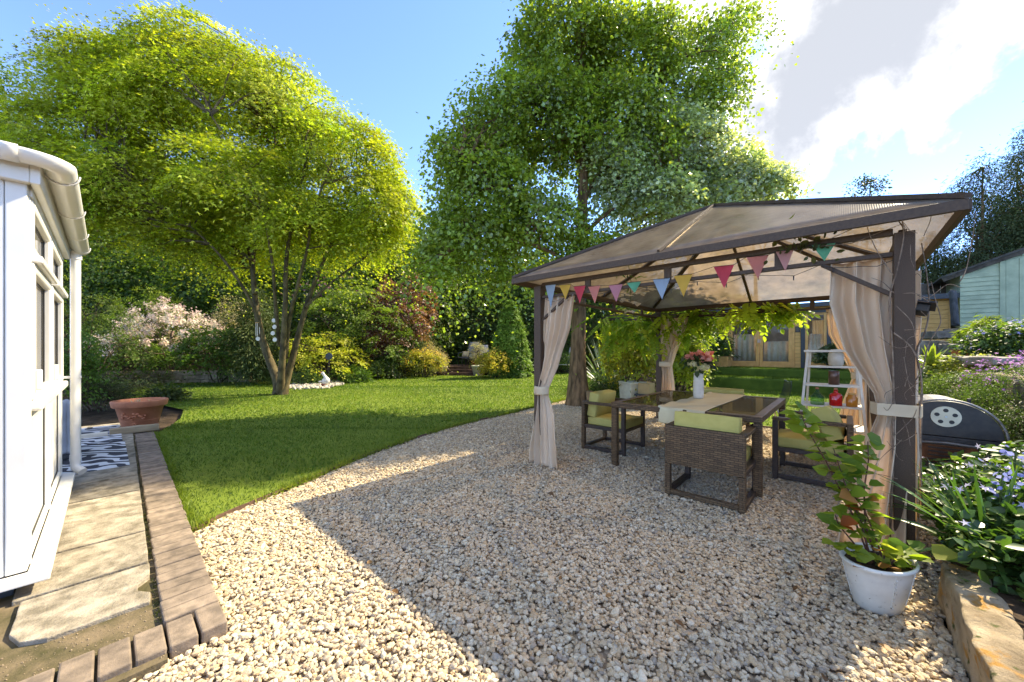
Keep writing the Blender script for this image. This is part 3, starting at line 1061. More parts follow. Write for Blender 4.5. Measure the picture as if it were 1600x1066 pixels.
MB().bx(.0, .125, LY + .045, LY + .095, 1.07, 1.095).build("bracket", M_WHITE, dpo, bev=.004)
# ================================================================ gazebo
GX0, GX1, GY0, GY1 = 3.60, 7.55, -.29, 2.80
OV = .24
ZE = 2.20
gaz = thing("gazebo", "bronze metal gazebo with hipped translucent roof standing on the gravel", "gazebo", (0, 0, 0))
for (x, y) in ((GX0, GY0), (GX0, GY1), (GX1, GY0), (GX1, GY1)):
    p = MB().bx(x - .05, x + .05, y - .05, y + .05, -.03, 2.14).build("post", M_FRAME_RUST if y < 0 else M_FRAME, gaz, bev=.004)
    MB().bx(x - .075, x + .075, y - .075, y + .075, -.03, .012).build("foot_plate", M_FRAME, p)
def beam(a, b, w, h, name="beam", m=None):
    return MB().bar(a, b, w, h).build(name, m or M_FRAME, gaz, bev=.003)
for z, hh in ((2.155, .045), (2.005, .032)):
    beam((GX0, GY0 + .05, z), (GX0, GY1 - .05, z), .04, hh)
    beam((GX1, GY0 + .05, z), (GX1, GY1 - .05, z), .04, hh)
    beam((GX0 + .05, GY0, z), (GX1 - .05, GY0, z), .04, hh)
    beam((GX0 + .05, GY1, z), (GX1 - .05, GY1, z), .04, hh)
for t in (.22, .5, .78):
    for x in (GX0, GX1):
        y = GY0 + (GY1 - GY0) * t
        MB().bx(x - .016, x + .016, y - .03, y + .03, 2.02, 2.135).build("strut", M_FRAME, gaz)
    for y in (GY0, GY1):
        x = GX0 + (GX1 - GX0) * t
        MB().bx(x - .03, x + .03, y - .016, y + .016, 2.02, 2.135).build("strut", M_FRAME, gaz)
for (x, y, sx, sy) in ((GX0, GY0, 1, 1), (GX0, GY1, 1, -1), (GX1, GY0, -1, 1), (GX1, GY1, -1, -1)):
    beam((x, y + sy * .04, 1.72), (x, y + sy * .42, 1.99), .028, .028, "brace")
    beam((x + sx * .04, y, 1.72), (x + sx * .42, y, 1.99), .028, .028, "brace")
EX0, EX1, EY0, EY1 = GX0 - OV, GX1 + OV, GY0 - OV, GY1 + OV
cx, cy, ZR = (EX0 + EX1) / 2, (EY0 + EY1) / 2, 3.18
R0, R1 = Vector((cx - .30, cy, ZR)), Vector((cx + .30, cy, ZR))
C00, C01, C10, C11 = Vector((EX0, EY0, ZE)), Vector((EX0, EY1, ZE)), Vector((EX1, EY0, ZE)), Vector((EX1, EY1, ZE))
for a, b in ((C00, C01), (C10, C11), (C00, C10), (C01, C11)):
    beam(a, b, .03, .065, "fascia")
def bow(p, q, r, s, name="roof_panel"):
    """roof sheet between the eave p-q and the ridge r-s, sagging a little like bent sheet"""
    def fn(u, v):
        lo = p.lerp(q, u); hi = r.lerp(s, u)
        c = lo.lerp(hi, v)
        c.z += .035 + .008 * math.sin(PI * v)
        return c
    return MB().grid(fn, 12, 12).build(name, M_POLY, gaz, solid=.007)
mid0, mid1 = (C00 + C01) / 2, (C10 + C11) / 2
bow(C00, mid0, R0, R0); bow(mid0, C01, R0, R0)
bow(mid1, C10, R1, R1); bow(C11, mid1, R1, R1)
e0, e1 = (C00 + C10) / 2, (C01 + C11) / 2
rm = (R0 + R1) / 2
bow(e0, C00, rm, R0); bow(C10, e0, R1, rm)
bow(C01, e1, R0, rm); bow(e1, C11, rm, R1)
def rafter(a, b, w=.035, name="rafter", up=.03):
    pts = []
    for i in range(9):
        t = i / 8
        c = a.lerp(b, t); c.z += up + .008 * math.sin(PI * t)
        pts.append(c)
    m = MB()
    for i in range(8): m.bar(pts[i], pts[i + 1], w, .03)
    return m.build(name, M_FRAME, gaz)
for c, r in ((C00, R0), (C01, R0), (C10, R1), (C11, R1)):
    rafter(c, r, .04, "hip_rafter", .012)
    rafter(c, r, .045, "hip_cap", .052)
for c, r in ((mid0, R0), (mid1, R1), (e0, rm), (e1, rm)):
    rafter(c, r, .035, "rafter", .008)
    rafter(c, r, .022, "joint_strip", .05)
beam(R0, R1, .05, .05, "ridge")
for yy in (.5, 2.0):
    pass
bpy.context.view_layer.update()

# ---------------------------------------------------------------- curtains
def curtain(name, label, levels, ang, pleats=7, nu=120, nv=60, tie=None, group=None, seed=0):
    """levels: (z, x, y, half width, pleat depth); hung cloth gathered by a tie"""
    lv = sorted(levels, key=lambda q: -q[0])
    zs = np.array([q[0] for q in lv])[::-1]
    def I(k, z): return float(np.interp(z, zs, np.array([q[k] for q in lv])[::-1]))
    e = Vector((math.cos(ang), math.sin(ang), 0)); n = Vector((-e.y, e.x, 0))
    z1, z0 = lv[0][0], lv[-1][0]
    def fn(u, v):
        z = z0 + (z1 - z0) * v
        w, dp_ = I(3, z), I(4, z)
        s = (u - .5) * 2
        ph = 2 * PI * pleats * (u + .035 * mnoise.noise(Vector((u * 4, z * 1.2, seed)))) + seed
        off = dp_ * (math.sin(ph) + .35 * math.sin(2.3 * ph + z * 1.6)) * (.7 + .5 * mnoise.noise(Vector((u * 3, z * .8, seed + 5))))
        lat = w * s + .25 * dp_ * math.cos(ph)
        c = Vector((I(1, z), I(2, z), z))
        wob = .02 * mnoise.noise(Vector((z * 2.5, u * 2, seed + 9)))
        rnd_ = -.55 * w * (s * s) * max(0, min(1, (.20 - w) / .08))
        q = c + e * lat + n * (off + wob + rnd_)
        if v < .03: q.z += .012 * math.sin(ph * .5 + 1)
        return q
    o = MB().grid(fn, nu, nv).build(name, M_CURTAIN, None, solid=.003)
    tag(o, label, "curtain", group)
    if tie:
        z, x, y, rx, ry = tie
        prof = [(1.0, -.05), (1.04, -.03), (1.03, .03), (.98, .05)]
        vs_, fs_ = [], []
        k = 28
        for r, dz in prof:
            for i in range(k):
                a = 2 * PI * i / k
                wv = 1 + .03 * math.sin(a * 5 + dz * 30)
                p_ = Vector((x, y, z + dz)) + e * (rx * r * wv * math.cos(a)) + n * (ry * r * wv * math.sin(a))
                vs_.append(p_)
        for j in range(3):
            for i in range(k):
                fs_.append((j * k + i, j * k + (i + 1) % k, (j + 1) * k + (i + 1) % k, (j + 1) * k + i))
        t = MB().add(vs_, fs_, True).build("tieback", M_TIE, o, solid=.004)
    return o
A90 = PI / 2
GRP = "sand curtains tied at the gazebo posts"
# front corner by the lawn
curtain("curtain", "tied sand curtain hanging at the gazebo post nearest the lawn", [
    (1.99, 3.62, 2.50, .20, .045), (1.6, 3.60, 2.55, .18, .055), (1.15, 3.57, 2.66, .12, .034), (.90, 3.55, 2.73, .085, .028), (.80, 3.55, 2.735, .085, .028),
    (.55, 3.53, 2.70, .14, .05), (.2, 3.50, 2.66, .19, .055), (-.01, 3.46, 2.62, .21, .05)], A90, 4, tie=(.87, 3.55, 2.733, .093, .075), group=GRP, seed=1.0)
# near corner by the planter
curtain("curtain", "tied sand curtain on the near speckled post behind the white planter", [
    (2.0, 3.66, -.10, .19, .06), (1.7, 3.66, -.09, .19, .085), (1.35, 3.63, -.14, .15, .085), (1.05, 3.58, -.215, .07, .035), (.92, 3.565, -.225, .06, .03),
    (.7, 3.54, -.20, .10, .06), (.3, 3.50, -.14, .145, .07), (.0, 3.44, -.11, .165, .07)], A90, 3, tie=None, group=GRP, seed=2.4)
# the band of that curtain runs round the post
tb = MB()
pts = [(3.505, -.36), (3.505, -.16), (3.60, -.13), (3.67, -.18), (3.68, -.36), (3.60, -.375)]
vs_ = [(x, y, z) for z in (.915, .955, .995) for x, y in pts]
fs_ = [(j * 6 + i, j * 6 + (i + 1) % 6, (j + 1) * 6 + (i + 1) % 6, (j + 1) * 6 + i) for j in range(2) for i in range(6)]
tag(tb.add(vs_, fs_).build("curtain_tie", M_TIE, None, solid=.005, bev=.004), "pale cloth band wrapped round the near speckled gazebo post", "curtain tie")
curtain("curtain", "narrow strip of curtain hanging behind the near post beside the smoker", [
    (1.9, 3.83, -.31, .10, .02), (1.2, 3.80, -.31, .075, .02), (.95, 3.74, -.325, .045, .018), (.6, 3.76, -.325, .06, .02), (.03, 3.76, -.325, .07, .02)], 0, 3, seed=3.3, group=GRP)
# far corners
curtain("curtain", "tied sand curtain at the far post beside the log pile", [
    (1.99, 7.50, 2.52, .28, .045), (1.7, 7.50, 2.54, .24, .05), (1.3, 7.50, 2.62, .13, .045), (1.05, 7.50, 2.66, .10, .04), (.7, 7.50, 2.66, .13, .045), (.0, 7.5, 2.66, .19, .05)],
    A90, 6, tie=(1.08, 7.50, 2.66, .115, .09), group=GRP, seed=4.2)
curtain("curtain", "sunlit tan curtain at the far post behind the white ladder", [
    (1.99, 7.50, -.02, .24, .04), (1.6, 7.50, -.03, .22, .05), (1.2, 7.48, -.12, .12, .045), (.95, 7.47, -.17, .09, .04), (.6, 7.47, -.13, .15, .045), (.0, 7.45, -.08, .22, .05)],
    A90, 6, tie=(.98, 7.47, -.165, .10, .085), group=GRP, seed=5.1)

# ---------------------------------------------------------------- bunting and fairy-light wire along the front
fl = {}
def fcol(n, h): 
    if n not in fl: fl[n] = cloth(n + "_felt", h, tuple(c * .8 for c in h), .4, 500)
    return fl[n]
CB = {'blue': (.40, .50, .60), 'yellow': (.76, .52, .10), 'red': (.68, .10, .13), 'coral': (.72, .30, .24), 'pink': (.62, .30, .34), 'green': (.18, .50, .30), 'pale': (.66, .36, .32)}
bun = thing("bunting", "string of coloured triangular felt flags across the gazebo front", "bunting", (0, 0, 0))
flags = [(852, 868, 446, 482, 'blue'), (874, 892, 446, 468, 'yellow'), (896, 915, 448, 474, 'red'), (919, 938, 448, 474, 'coral'), (951, 973, 446, 472, 'pink'), (979, 1002, 442, 458, 'green'),
         (1020, 1047, 437, 468, 'blue'), (1053, 1082, 431, 464, 'yellow'), (1115, 1147, 417, 451, 'red'), (1166, 1201, 402, 436, 'coral'), (1212, 1240, 393, 424, 'pale'), (1268, 1306, 383, 408, 'green')]
pts = [Vector((3.57, 2.75, 2.03))]
for (xa, xb, yt, yb, c) in flags:
    a, b_, t = onx(xa, yt, 3.565), onx(xb, yt - (xb - xa) * .10, 3.565), onx((xa + xb) / 2 + 1, yb, 3.565)
    pts += [a, b_]
    m = MB()
    tw = Vector((.02 * mnoise.noise(Vector((xa * .1, 0, 0))), 0, 0))
    m.add([a, b_, t + tw, (a + b_) / 2 + Vector((.006, 0, 0)), (a + t) / 2, (b_ + t) / 2 + tw / 2], [(0, 4, 3), (3, 4, 5), (3, 5, 1), (4, 2, 5)])
    m.build("flag", fcol(c, CB[c]), bun, solid=.002)['label'] = {'pale': 'pale salmon', 'coral': 'coral pink', 'pink': 'dusty pink'}.get(c, c) + " felt flag"
pts.append(Vector((3.565, -.2, 2.0)))
MB().tube(pts, .0025, 5).build("string", M_BLACK, bun)
wire = thing("fairy_light_string", "thin black fairy light wire with small lamps strung along the gazebo beams", "fairy lights", (0, 0, 0))
m = MB(); wp = []
ys_ = np.linspace(GY1 - .05, GY0 + .05, 40)
for i, y in enumerate(ys_): wp.append((3.57, y, 1.985 - .05 * abs(math.sin(i * .55)) + .01 * math.sin(i * 2.1)))
m.tube(wp, .0022, 5).build("wire", M_BLACK, wire)
for i in range(2, 38, 3):
    q = wp[i]; MB().tube([(q[0], q[1], q[2]), (q[0] + .004, q[1], q[2] - .035)], [.005, .0035], 6).build("lamp", M_BLACK, wire)
wp2 = [(GX1 - .03, y, 1.975 - .04 * abs(math.sin(i * .5))) for i, y in enumerate(np.linspace(GY1, GY0, 36))]
MB().tube(wp2, .003, 5).build("wire", M_BLACK, wire)
wp3 = [(3.34 + .01 * math.sin(i), -.45 - i * .0, 2.17 - .02 * i) for i in range(3)]

# ---------------------------------------------------------------- dining table and rattan chairs
TX0, TX1, TY0, TY1, TZ = 4.06, 5.90, .57, 2.08, .735
tab = thing("dining_table", "large dark rattan dining table with glass top under the gazebo", "table", (TX0, TY0, 0))
W_, H_ = TX1 - TX0, TY1 - TY0
w = .075
for (x0, x1, y0, y1) in ((0, w, 0, H_), (W_ - w, W_, 0, H_), (w, W_ - w, 0, w), (w, W_ - w, H_ - w, H_)):
    MB().bx(x0, x1, y0, y1, TZ - .062, TZ).build("top_rail", M_WICKER, tab, bev=.008)
MB().bx(w, W_ - w, w, H_ - w, TZ - .03, TZ - .014).build("woven_top", M_WICKER_TOP, tab)
glass_top = NT("table_glass")
gl = glass_top.pbr((.02, .022, .018), .03, .8)
tr = glass_top.new("ShaderNodeBsdfTransparent"); tr.inputs[0].default_value = (.86, .86, .78, 1)
fr = glass_top.new("ShaderNodeFresnel"); fr.inputs[0].default_value = 1.45
mxg = glass_top.new("ShaderNodeMixShader")
glass_top.l.new(glass_top.math('ADD', glass_top.math('MULTIPLY', fr.outputs[0], glass_top.math('SUBTRACT', 1.0, glass_top.new('ShaderNodeNewGeometry').outputs['Backfacing'])), .02), mxg.inputs[0]); glass_top.l.new(tr.outputs[0], mxg.inputs[1]); glass_top.l.new(gl, mxg.inputs[2])
M_TGLASS = glass_top.done(mxg.outputs[0])
MB().bx(w + .003, W_ - w - .003, w + .003, H_ - w - .003, TZ - .010, TZ - .002).build("glass_top", M_TGLASS, tab)
for x in (.036, W_ - .036):
    for y in (.036, H_ - .036):
        MB().bx(x - .034, x + .034, y - .034, y + .034, -.02, TZ - .064).build("leg", M_WICKER, tab, bev=.006)

def cushion(x0, x1, y0, y1, z0, z1, name, parent, puff=.02, rot=None, org=None, crease=0.0):
    cxx, cyy, czz = (x0 + x1) / 2, (y0 + y1) / 2, (z0 + z1) / 2
    hx, hy, hz = (x1 - x0) / 2, (y1 - y0) / 2, (z1 - z0) / 2
    vs_, fs_ = bmesh_box(-hx, hx, -hy, hy, -hz, hz, 12)
    out = []
    ax = min((hx, 0), (hy, 1), (hz, 2))[1]
    h = (hx, hy, hz)
    for p in vs_:
        q = Vector(p)
        k = 1.0
        for i in range(3):
            if i != ax: k *= max(0, 1 - (abs(q[i]) / h[i]) ** 4)
        q[ax] += (1 if q[ax] > 0 else -1) * puff * k * (abs(q[ax]) / h[ax])
        q += Vector((1, 1, 1)) * .004 * mnoise.noise(q * 9)
        if crease: q.z -= crease * max(0, 1 - (q.x / (hx * .5)) ** 2) * (1 if q.z > 0 else 0)
        if rot is not None: q = rot @ q
        out.append(q + Vector((cxx, cyy, czz)))
    c = MB().add(out, fs_, True).build(name, M_OLIVE, parent)
    # piping round the big faces
    return c

def chair(label, loc, rz, back_tilt=0.0, seat_cush=True, back='full'):
    """local: seat faces +Y, back at Y=0"""
    t = thing("rattan_chair", label, "chair", loc, rz, "rattan chairs round the dining table")
    W, D, HB, T = .66, .64, .645, .05
    for s in (-1, 1):
        x = s * (W / 2 - T / 2)
        MB().bx(x - T / 2, x + T / 2, 0, T, -.02, .285).build("leg", M_WICKER, t, bev=.005)
        MB().bx(x - T / 2, x + T / 2, D - T, D, -.02, HB - .037).build("leg", M_WICKER_DARK, t, bev=.005)
        MB().bx(x - T / 2, x + T / 2, T + .001, D - T - .001, .0, .042).build("base_rail", M_WICKER_DARK, t, bev=.005)
        MB().bx(x - .03, x + .03, T + .001, D, HB - .036, HB).build("armrest", M_WICKER, t, bev=.006)
        MB().bx(x - T / 2, x + T / 2, T + .001, D - T - .001, .285, .33).build("seat_rail", M_WICKER_DARK, t, bev=.004)
    MB().bx(-W / 2 + T, W / 2 - T, .005, .045, .0, .042).build("base_rail", M_WICKER, t, bev=.005)
    MB().bx(-W / 2, W / 2, 0, T, .286, HB).build("back_panel", M_WICKER, t, bev=.008)
    MB().bx(-W / 2 + T, W / 2 - T, D - T, D, .285, .33).build("seat_rail", M_WICKER, t, bev=.005)
    MB().bx(-W / 2 + T, W / 2 - T, T, D - T, .305, .325).build("seat_base", M_WICKER_TOP, t)
    cushion(-W / 2 + T + .006, W / 2 - T - .006, T + .02, D - .005, .328, .425, "seat_cushion", t, .015)
    if back == 'full':
        R = Matrix.Rotation(math.radians(-9), 3, 'X')
        cushion(-W / 2 + T + .01, W / 2 - T - .01, T + .025, T + .155, .43, .765, "back_cushion", t, .02, rot=R)
    else:
        R = Matrix.Rotation(math.radians(-24), 3, 'X') @ Matrix.Rotation(math.radians(6), 3, 'Y')
        cushion(-W / 2 + T + .01, W / 2 - T - .02, T + .07, T + .20, .425, .76, "back_cushion", t, .035, rot=R, crease=.05)
    return t
# rotation: chair faces +Y locally; rz=-90deg -> faces +X
chair("dark rattan chair with its woven back turned towards the lawn side gravel", (3.57, .945, 0), -PI / 2)
chair("rattan chair with olive cushions at the table end beside the tree trunk", (4.80, 2.74, 0), PI, back='full')
chair("rattan chair with a slumped olive cushion at the table end beside the ladder", (5.11, -.06, 0), 0, back='slump')
chair("mostly hidden rattan chair on the far side of the table behind the vase", (6.55, 1.40, 0), PI / 2)

# table runner, draped over the near edge
def run_fn(u, v):
    y = 1.26 + (v - .5) * .46 + .03 * math.sin(u * 5 + 1) * (1 if v > .5 else .6)
    s = u * 2.35 - .17
    z = TZ + .004 + .0015 * math.sin(u * 60) * math.sin(v * 9)
    x = TX0 + s
    if s < -.01:
        return Vector((TX0 - .012 - .015 * math.sin(v * 11) - .02 * (-s), y, TZ + .002 + s + .0))
    if x > TX1 + .01:
        ov_ = x - TX1 - .01
        return Vector((TX1 + .012, y, TZ + .002 - ov_))
    if v > .94: z += .012 * abs(math.sin(u * 21))
    return Vector((x, y, z))
tag(MB().grid(run_fn, 150, 24).build("table_runner", M_RUNNER, None, solid=.002), "cream cloth runner laid across the dark dining table", "table runner")

vpos = Vector((5.12, 1.40, TZ + .005))
vase = MB().lathe([(0, 0), (.052, .0), (.06, .008), (.063, .06), (.062, .2), (.056, .26), (.054, .30), (.061, .318), (.056, .318), (.049, .30), (.05, .2), (.0, .19)], 28).build("vase", mat("chalky_ceramic", (.74, .66, .52), (.62, .54, .42), 12, .6, .3, .2, 60), None, vpos)
tag(vase, "tall chalky white vase standing on the cream table runner", "vase")
bq = thing("bouquet", "bouquet of orange lilies and cream hydrangeas in the tall vase", "flowers", vpos + Vector((0, 0, .19)))
def stem_flower(top, name, cols, n, rad, shape, size, pm=PETAL):
    MB().tube([(0, 0, 0), (top[0] * .35, top[1] * .35, .13), top], .0035, 6).build("stem", mat_stem, bq)
    d = rdir(n); d[:, 2] = np.abs(d[:, 2]) * .9 - .15
    P = np.array(top) + d * rad * (.7 + .3 * rng.random((n, 1)))
    N = unit(d + rng.normal(size=(n, 3)) * .3); T = rdir(n) if shape == 'petal5' else unit(d + np.array([0, 0, -.2]))
    if shape != 'petal5': N = rdir(n); P = np.array(top) + d * rad * .15
    C = np.array(cols)[rng.integers(0, len(cols), n)] * (1 + .12 * rng.normal(size=(n, 1)))
    leaf_obj(name, P, N, T, size * (.8 + .4 * rng.random(n)), C.clip(0, .95), pm, shape, bq)
mat_stem = mat("green_stem", (.09, .13, .03), (.06, .09, .02), 20, .6, .3, .0)
R_, F_ = RGT, FWD
def off(r, f, z): v = R_ * r + F_ * f; return (v.x, v.y, z)
stem_flower(off(.075, -.02, .345), "lily", [(.80, .30, .20), (.82, .42, .30), (.78, .22, .12)], 26, .09, 'oval', .10)
stem_flower(off(.02, .03, .36), "lily", [(.82, .40, .28), (.78, .30, .18)], 18, .07, 'oval', .085)
stem_flower(off(-.075, .05, .34), "lily", [(.66, .30, .22), (.70, .25, .16)], 18, .06, 'oval', .08)
for q in ((.04, -.05, .19), (-.02, -.06, .175), (.085, .0, .205), (-.10, -.03, .245), (-.03, .05, .23)):
    stem_flower(off(*q), "hydrangea", [(.78, .68, .34), (.80, .72, .42), (.66, .62, .26)], 110, .058, 'petal5', .042)
P, N, T, idx = sprays(np.array([off(.0, .03, .26), off(-.09, 0, .30), off(.09, .03, .25), off(-.03, .02, .32)]), rdir(4), 16, .09, .6, .2)
leaf_obj("leaf_spray", P, N, T, .06 + .04 * rng.random(len(P)), tint(idx, 4, [(.06, .10, .03), (.10, .13, .04), (.05, .07, .03)]), LEAF, 'oval', bq)

# ---------------------------------------------------------------- white ladder shelf with jars
lad = thing("ladder_shelf", "white painted step ladder used as a shelf by the far curtain", "ladder shelf", (6.35, .13, 0), 0)
# local x = depth (front at -x), local y = width; front frame leans, rear frame stands
lw0, lw1, LH = .34, .24, 1.36
for s in (-1, 1):
    MB().bar((-.30, s * lw0, -.02), (-.03, s * lw1, LH), .028, .05).build("side_rail", M_WHITEPAINT, lad, bev=.004)
    MB().bar((.34, s * (lw0 - .03), -.02), (.03, s * (lw1 - .02), LH - .03), .024, .045).build("rear_leg", M_WHITEPAINT, lad, bev=.004)
for z in (.10, .36, .64, .90, 1.14):
    t = z / LH
    wd = lw0 + (lw1 - lw0) * t
    x0 = -.30 + .27 * t - .03; x1 = .34 - .31 * t + .02
    MB().bx(x0, x1, -wd - .005, wd + .005, z - .012, z + .012).build("shelf", M_WHITEPAINT, lad, bev=.003)
MB().bx(-.10, .10, -lw1 - .04, lw1 + .04, LH - .03, LH - .002).build("top_rail", M_WHITEPAINT, lad, bev=.004)
def gl_mat(n, c): return glass_mat(n, c, .03, .8, tuple(k * .3 for k in c))
def bottle(name, label, cat, r, f, z, prof, m, cork=None):
    t = thing(name, label, cat, Vector((6.35, .13, z)) + Vector((r, f, 0)))
    MB().lathe(prof, 20).build("body", m, t)
    if cork:
        MB().lathe([(0, cork[1]), (cork[0], cork[1]), (cork[0], cork[2]), (0, cork[2])], 14).build("stopper", cork[3], t)
    return t
bottle("jar", "glazed stone jar on the top step of the white ladder", "jar", .0, -.04, 1.152, [(0, 0), (.06, 0), (.075, .02), (.082, .09), (.075, .16), (.05, .19), (.052, .215), (.046, .215), (.044, .19), (0, .18)], mat("pale_stoneware", (.62, .55, .42), (.5, .42, .3), 14, .4, .5, .1), None)
bottle("bottle", "red glass bottle standing on a lower step of the white ladder", "bottle", -.14, -.04, .652, [(0, 0), (.06, 0), (.065, .01), (.065, .13), (.05, .155), (.022, .165), (.022, .20), (.028, .20), (0, .2)], mat("red_glass", (.55, .012, .012), None, 5, .08, .8, 0), (.02, .2, .225, M_TERRA))
bottle("bottle", "green glass bottle left of the red bottle on the ladder", "bottle", -.15, .14, .652, [(0, 0), (.065, 0), (.072, .015), (.07, .10), (.03, .155), (.02, .17), (.02, .20), (0, .2)], gl_mat("green_glass", (.55, .75, .5)), (.018, .2, .22, M_TERRA))
bottle("jar", "amber glass jar right of the red bottle on the ladder", "jar", -.13, -.19, .652, [(0, 0), (.05, 0), (.055, .01), (.055, .11), (.04, .13), (.042, .15), (0, .15)], mat("amber_glass", (.62, .24, .03), None, 5, .1, .7, 0), (.036, .15, .17, M_PINE))
bottle("tin", "brown metal canister on the middle step of the white ladder", "canister", -.03, -.02, .912, [(0, 0), (.055, 0), (.055, .17), (.05, .175), (0, .175)], mat("brown_tin", (.16, .09, .06), None, 8, .3, .6, 0, metal=.6), None)

# transparent shell chair beyond the table
sc_ = thing("shell_chair", "clear smoked plastic shell chair beyond the table near the ladder", "chair", (7.35, .95, 0), math.radians(20))
def shell(u, v):
    s = (u - .5) * 2
    if v < .5:
        t = v / .5
        return Vector((s * (.21 + .02 * t), .22 - t * .40, .45 + .03 * s * s + .02 * math.sin(PI * t) * -1))
    t = (v - .5) / .5
    return Vector((s * (.23 - .05 * t), -.18 - .10 * t - .02 * math.sin(t * PI), .45 + .40 * t + .02 * s * s))
MB().grid(shell, 18, 22).build("seat_shell", M_SMOKE, sc_, solid=.012)
for sx in (-1, 1):
    for sy in (-1, 1):
        MB().tube([(sx * .10, sy * .09, .44), (sx * .21, sy * .20 - .02, -.02)], .011, 8).build("leg", M_STEEL, sc_)

# ---------------------------------------------------------------- smoker barbecue: end plate towards the lens, barrel axis along +X
bq_ = thing("barbecue", "black barrel barbecue with a round cream air vent", "barbecue", (4.70, -.62, 0))
R_B, zc = .305, .635
def ext(prof, x0, x1, name, m, par, bev=.004, smooth=False):
    n = len(prof)
    vs_ = [(x0, p[0], p[1]) for p in prof] + [(x1, p[0], p[1]) for p in prof]
    fs_ = [tuple(range(n)), tuple(reversed(range(n, 2 * n)))] + [(i, n + i, n + (i + 1) % n, (i + 1) % n) for i in range(n)]
    return MB().add(vs_, fs_).build(name, m, par, bev=bev)
dome = [(R_B * math.cos(PI * i / 22), zc + .295 * math.sin(PI * i / 22)) for i in range(23)]
M_GRILL = mat("heat_stained_black_steel", (.045, .038, .032), (.022, .020, .019), 22, .5, .45, .3, 160, .001)
ext(dome, 0, .62, "lid", M_GRILL, bq_)
ext([(R_B * 1.0, zc - .006), (-R_B * 1.0, zc - .006), (-.27, zc - .20), (-.16, zc - .29), (.16, zc - .29), (.27, zc - .20)], .004, .616, "fire_bowl", M_GRILL, bq_)
lip = [(-.006, (R_B + .012) * math.cos(PI * i / 22), zc + .307 * math.sin(PI * i / 22)) for i in range(23)]
MB().tube(lip, .009, 8).build("lid_rim", mat("worn_steel_rim", (.30, .28, .26), (.12, .11, .10), 20, .4, .5, .2, metal=.6), bq_)
vent = MB()
vent.add([(-.012, .10 * math.cos(2 * PI * i / 28) * .85, zc + .165 + .085 * math.sin(2 * PI * i / 28)) for i in range(28)] + [(-.001, .10 * math.cos(2 * PI * i / 28) * .85, zc + .165 + .085 * math.sin(2 * PI * i / 28)) for i in range(28)],
         [tuple(reversed(range(28)))] + [(i, (i + 1) % 28, 28 + (i + 1) % 28, 28 + i) for i in range(28)])
vo = vent.build("air_vent", M_CREAM, bq_)
for i in range(5):
    a = 2 * PI * i / 5 + .3
    c = (.052 * math.cos(a), zc + .165 + .052 * math.sin(a))
    MB().tube([(-.0135, *c), (-.0125, *c)], .0155, 14).build("vent_hole", M_BLACK, vo)
MB().tube([(-.022, 0, zc + .165), (-.012, 0, zc + .165)], .008, 10).build("knob", M_STEEL, vo)
hd = [(-.05, .20, zc - .17), (-.06, .205, zc - .10), (-.06, .17, zc - .055), (-.06, .0, zc - .045), (-.06, -.17, zc - .055), (-.06, -.205, zc - .10), (-.05, -.20, zc - .17)]
MB().tube(hd, .011, 10).build("handle", mat("dull_bare_steel", (.16, .15, .14), None, 20, .45, .5, .1, metal=.5), bq_)
MB().bx(-.012, .002, -.17, .17, zc - .22, zc - .075).build("ash_door", mat("rusty_plate", (.17, .075, .035), (.07, .035, .02), 16, .9, .2, .5, 80), bq_, bev=.004)
for i in range(4):
    MB().bx(-.018, -.012, -.10, .10, zc - .20 + i * .032, zc - .19 + i * .032).build("slot", M_BLACK, bq_)
for x in (.06, .56):
    for s in (-1, 1):
        MB().bar((x, s * .20, zc - .23), (x, s * .27, -.03), .03).build("leg", M_BLACKP, bq_)
MB().bx(.02, .6, -.26, .26, .14, .16).build("shelf", M_BLACKP, bq_)
for s in (-.17, .17):
    MB().tube([(.30, s, zc + .24), (.30, s, zc + .30)], .012, 8).build("bracket", M_BLACKP, bq_)

bx_ = thing("storage_box", "grey lidded garden box behind the barbecue beside the rockery", "storage box", (6.75, -.80, 0))
MB().bx(-.42, .42, -.30, .30, 0, .62).build("body", mat("grey_plastic", (.20, .22, .22), (.15, .165, .165), 8, .5, .4, .1), bx_, bev=.03)
MB().bx(-.45, .45, -.33, .33, .622, .69).build("lid", mat("grey_lid", (.26, .29, .29), (.2, .22, .22), 8, .45, .4, .1), bx_, bev=.025)

# ---------------------------------------------------------------- white oval planter with its shrub
PL = Vector((2.80, -.13, -.02))
PRZ = math.radians(-28)
pln = thing("planter", "oval white metal planter with riveted seams standing on the gravel", "planter", PL, PRZ)
def planter_white():
    k = NT("chalky_zinc_paint")
    p = k.pos()
    c = k.ramp(k.noise(p, 7, 6), [(.3, (.50, .49, .43)), (.6, (.66, .65, .58))])
    sp = k.ramp(k.noise(p, 55, 3), [(.66, (0, 0, 0)), (.72, (1, 1, 1))])
    c = k.mix(sp, c, (.2, .17, .1))
    return k.done(k.pbr(c, .55, .35, k.bump(k.noise(p, 40, 3), .15, .002)))
M_ZINC = planter_white()
prf = [(.0, 0), (.118, .0), (.128, .008), (.138, .05), (.16, .13), (.178, .20), (.186, .232), (.196, .238), (.200, .248), (.194, .258), (.183, .256), (.176, .236), (.172, .20), (.0, .19)]
MB().lathe(prf, 48, sx=1.0, sy=.72).build("tub", M_ZINC, pln)
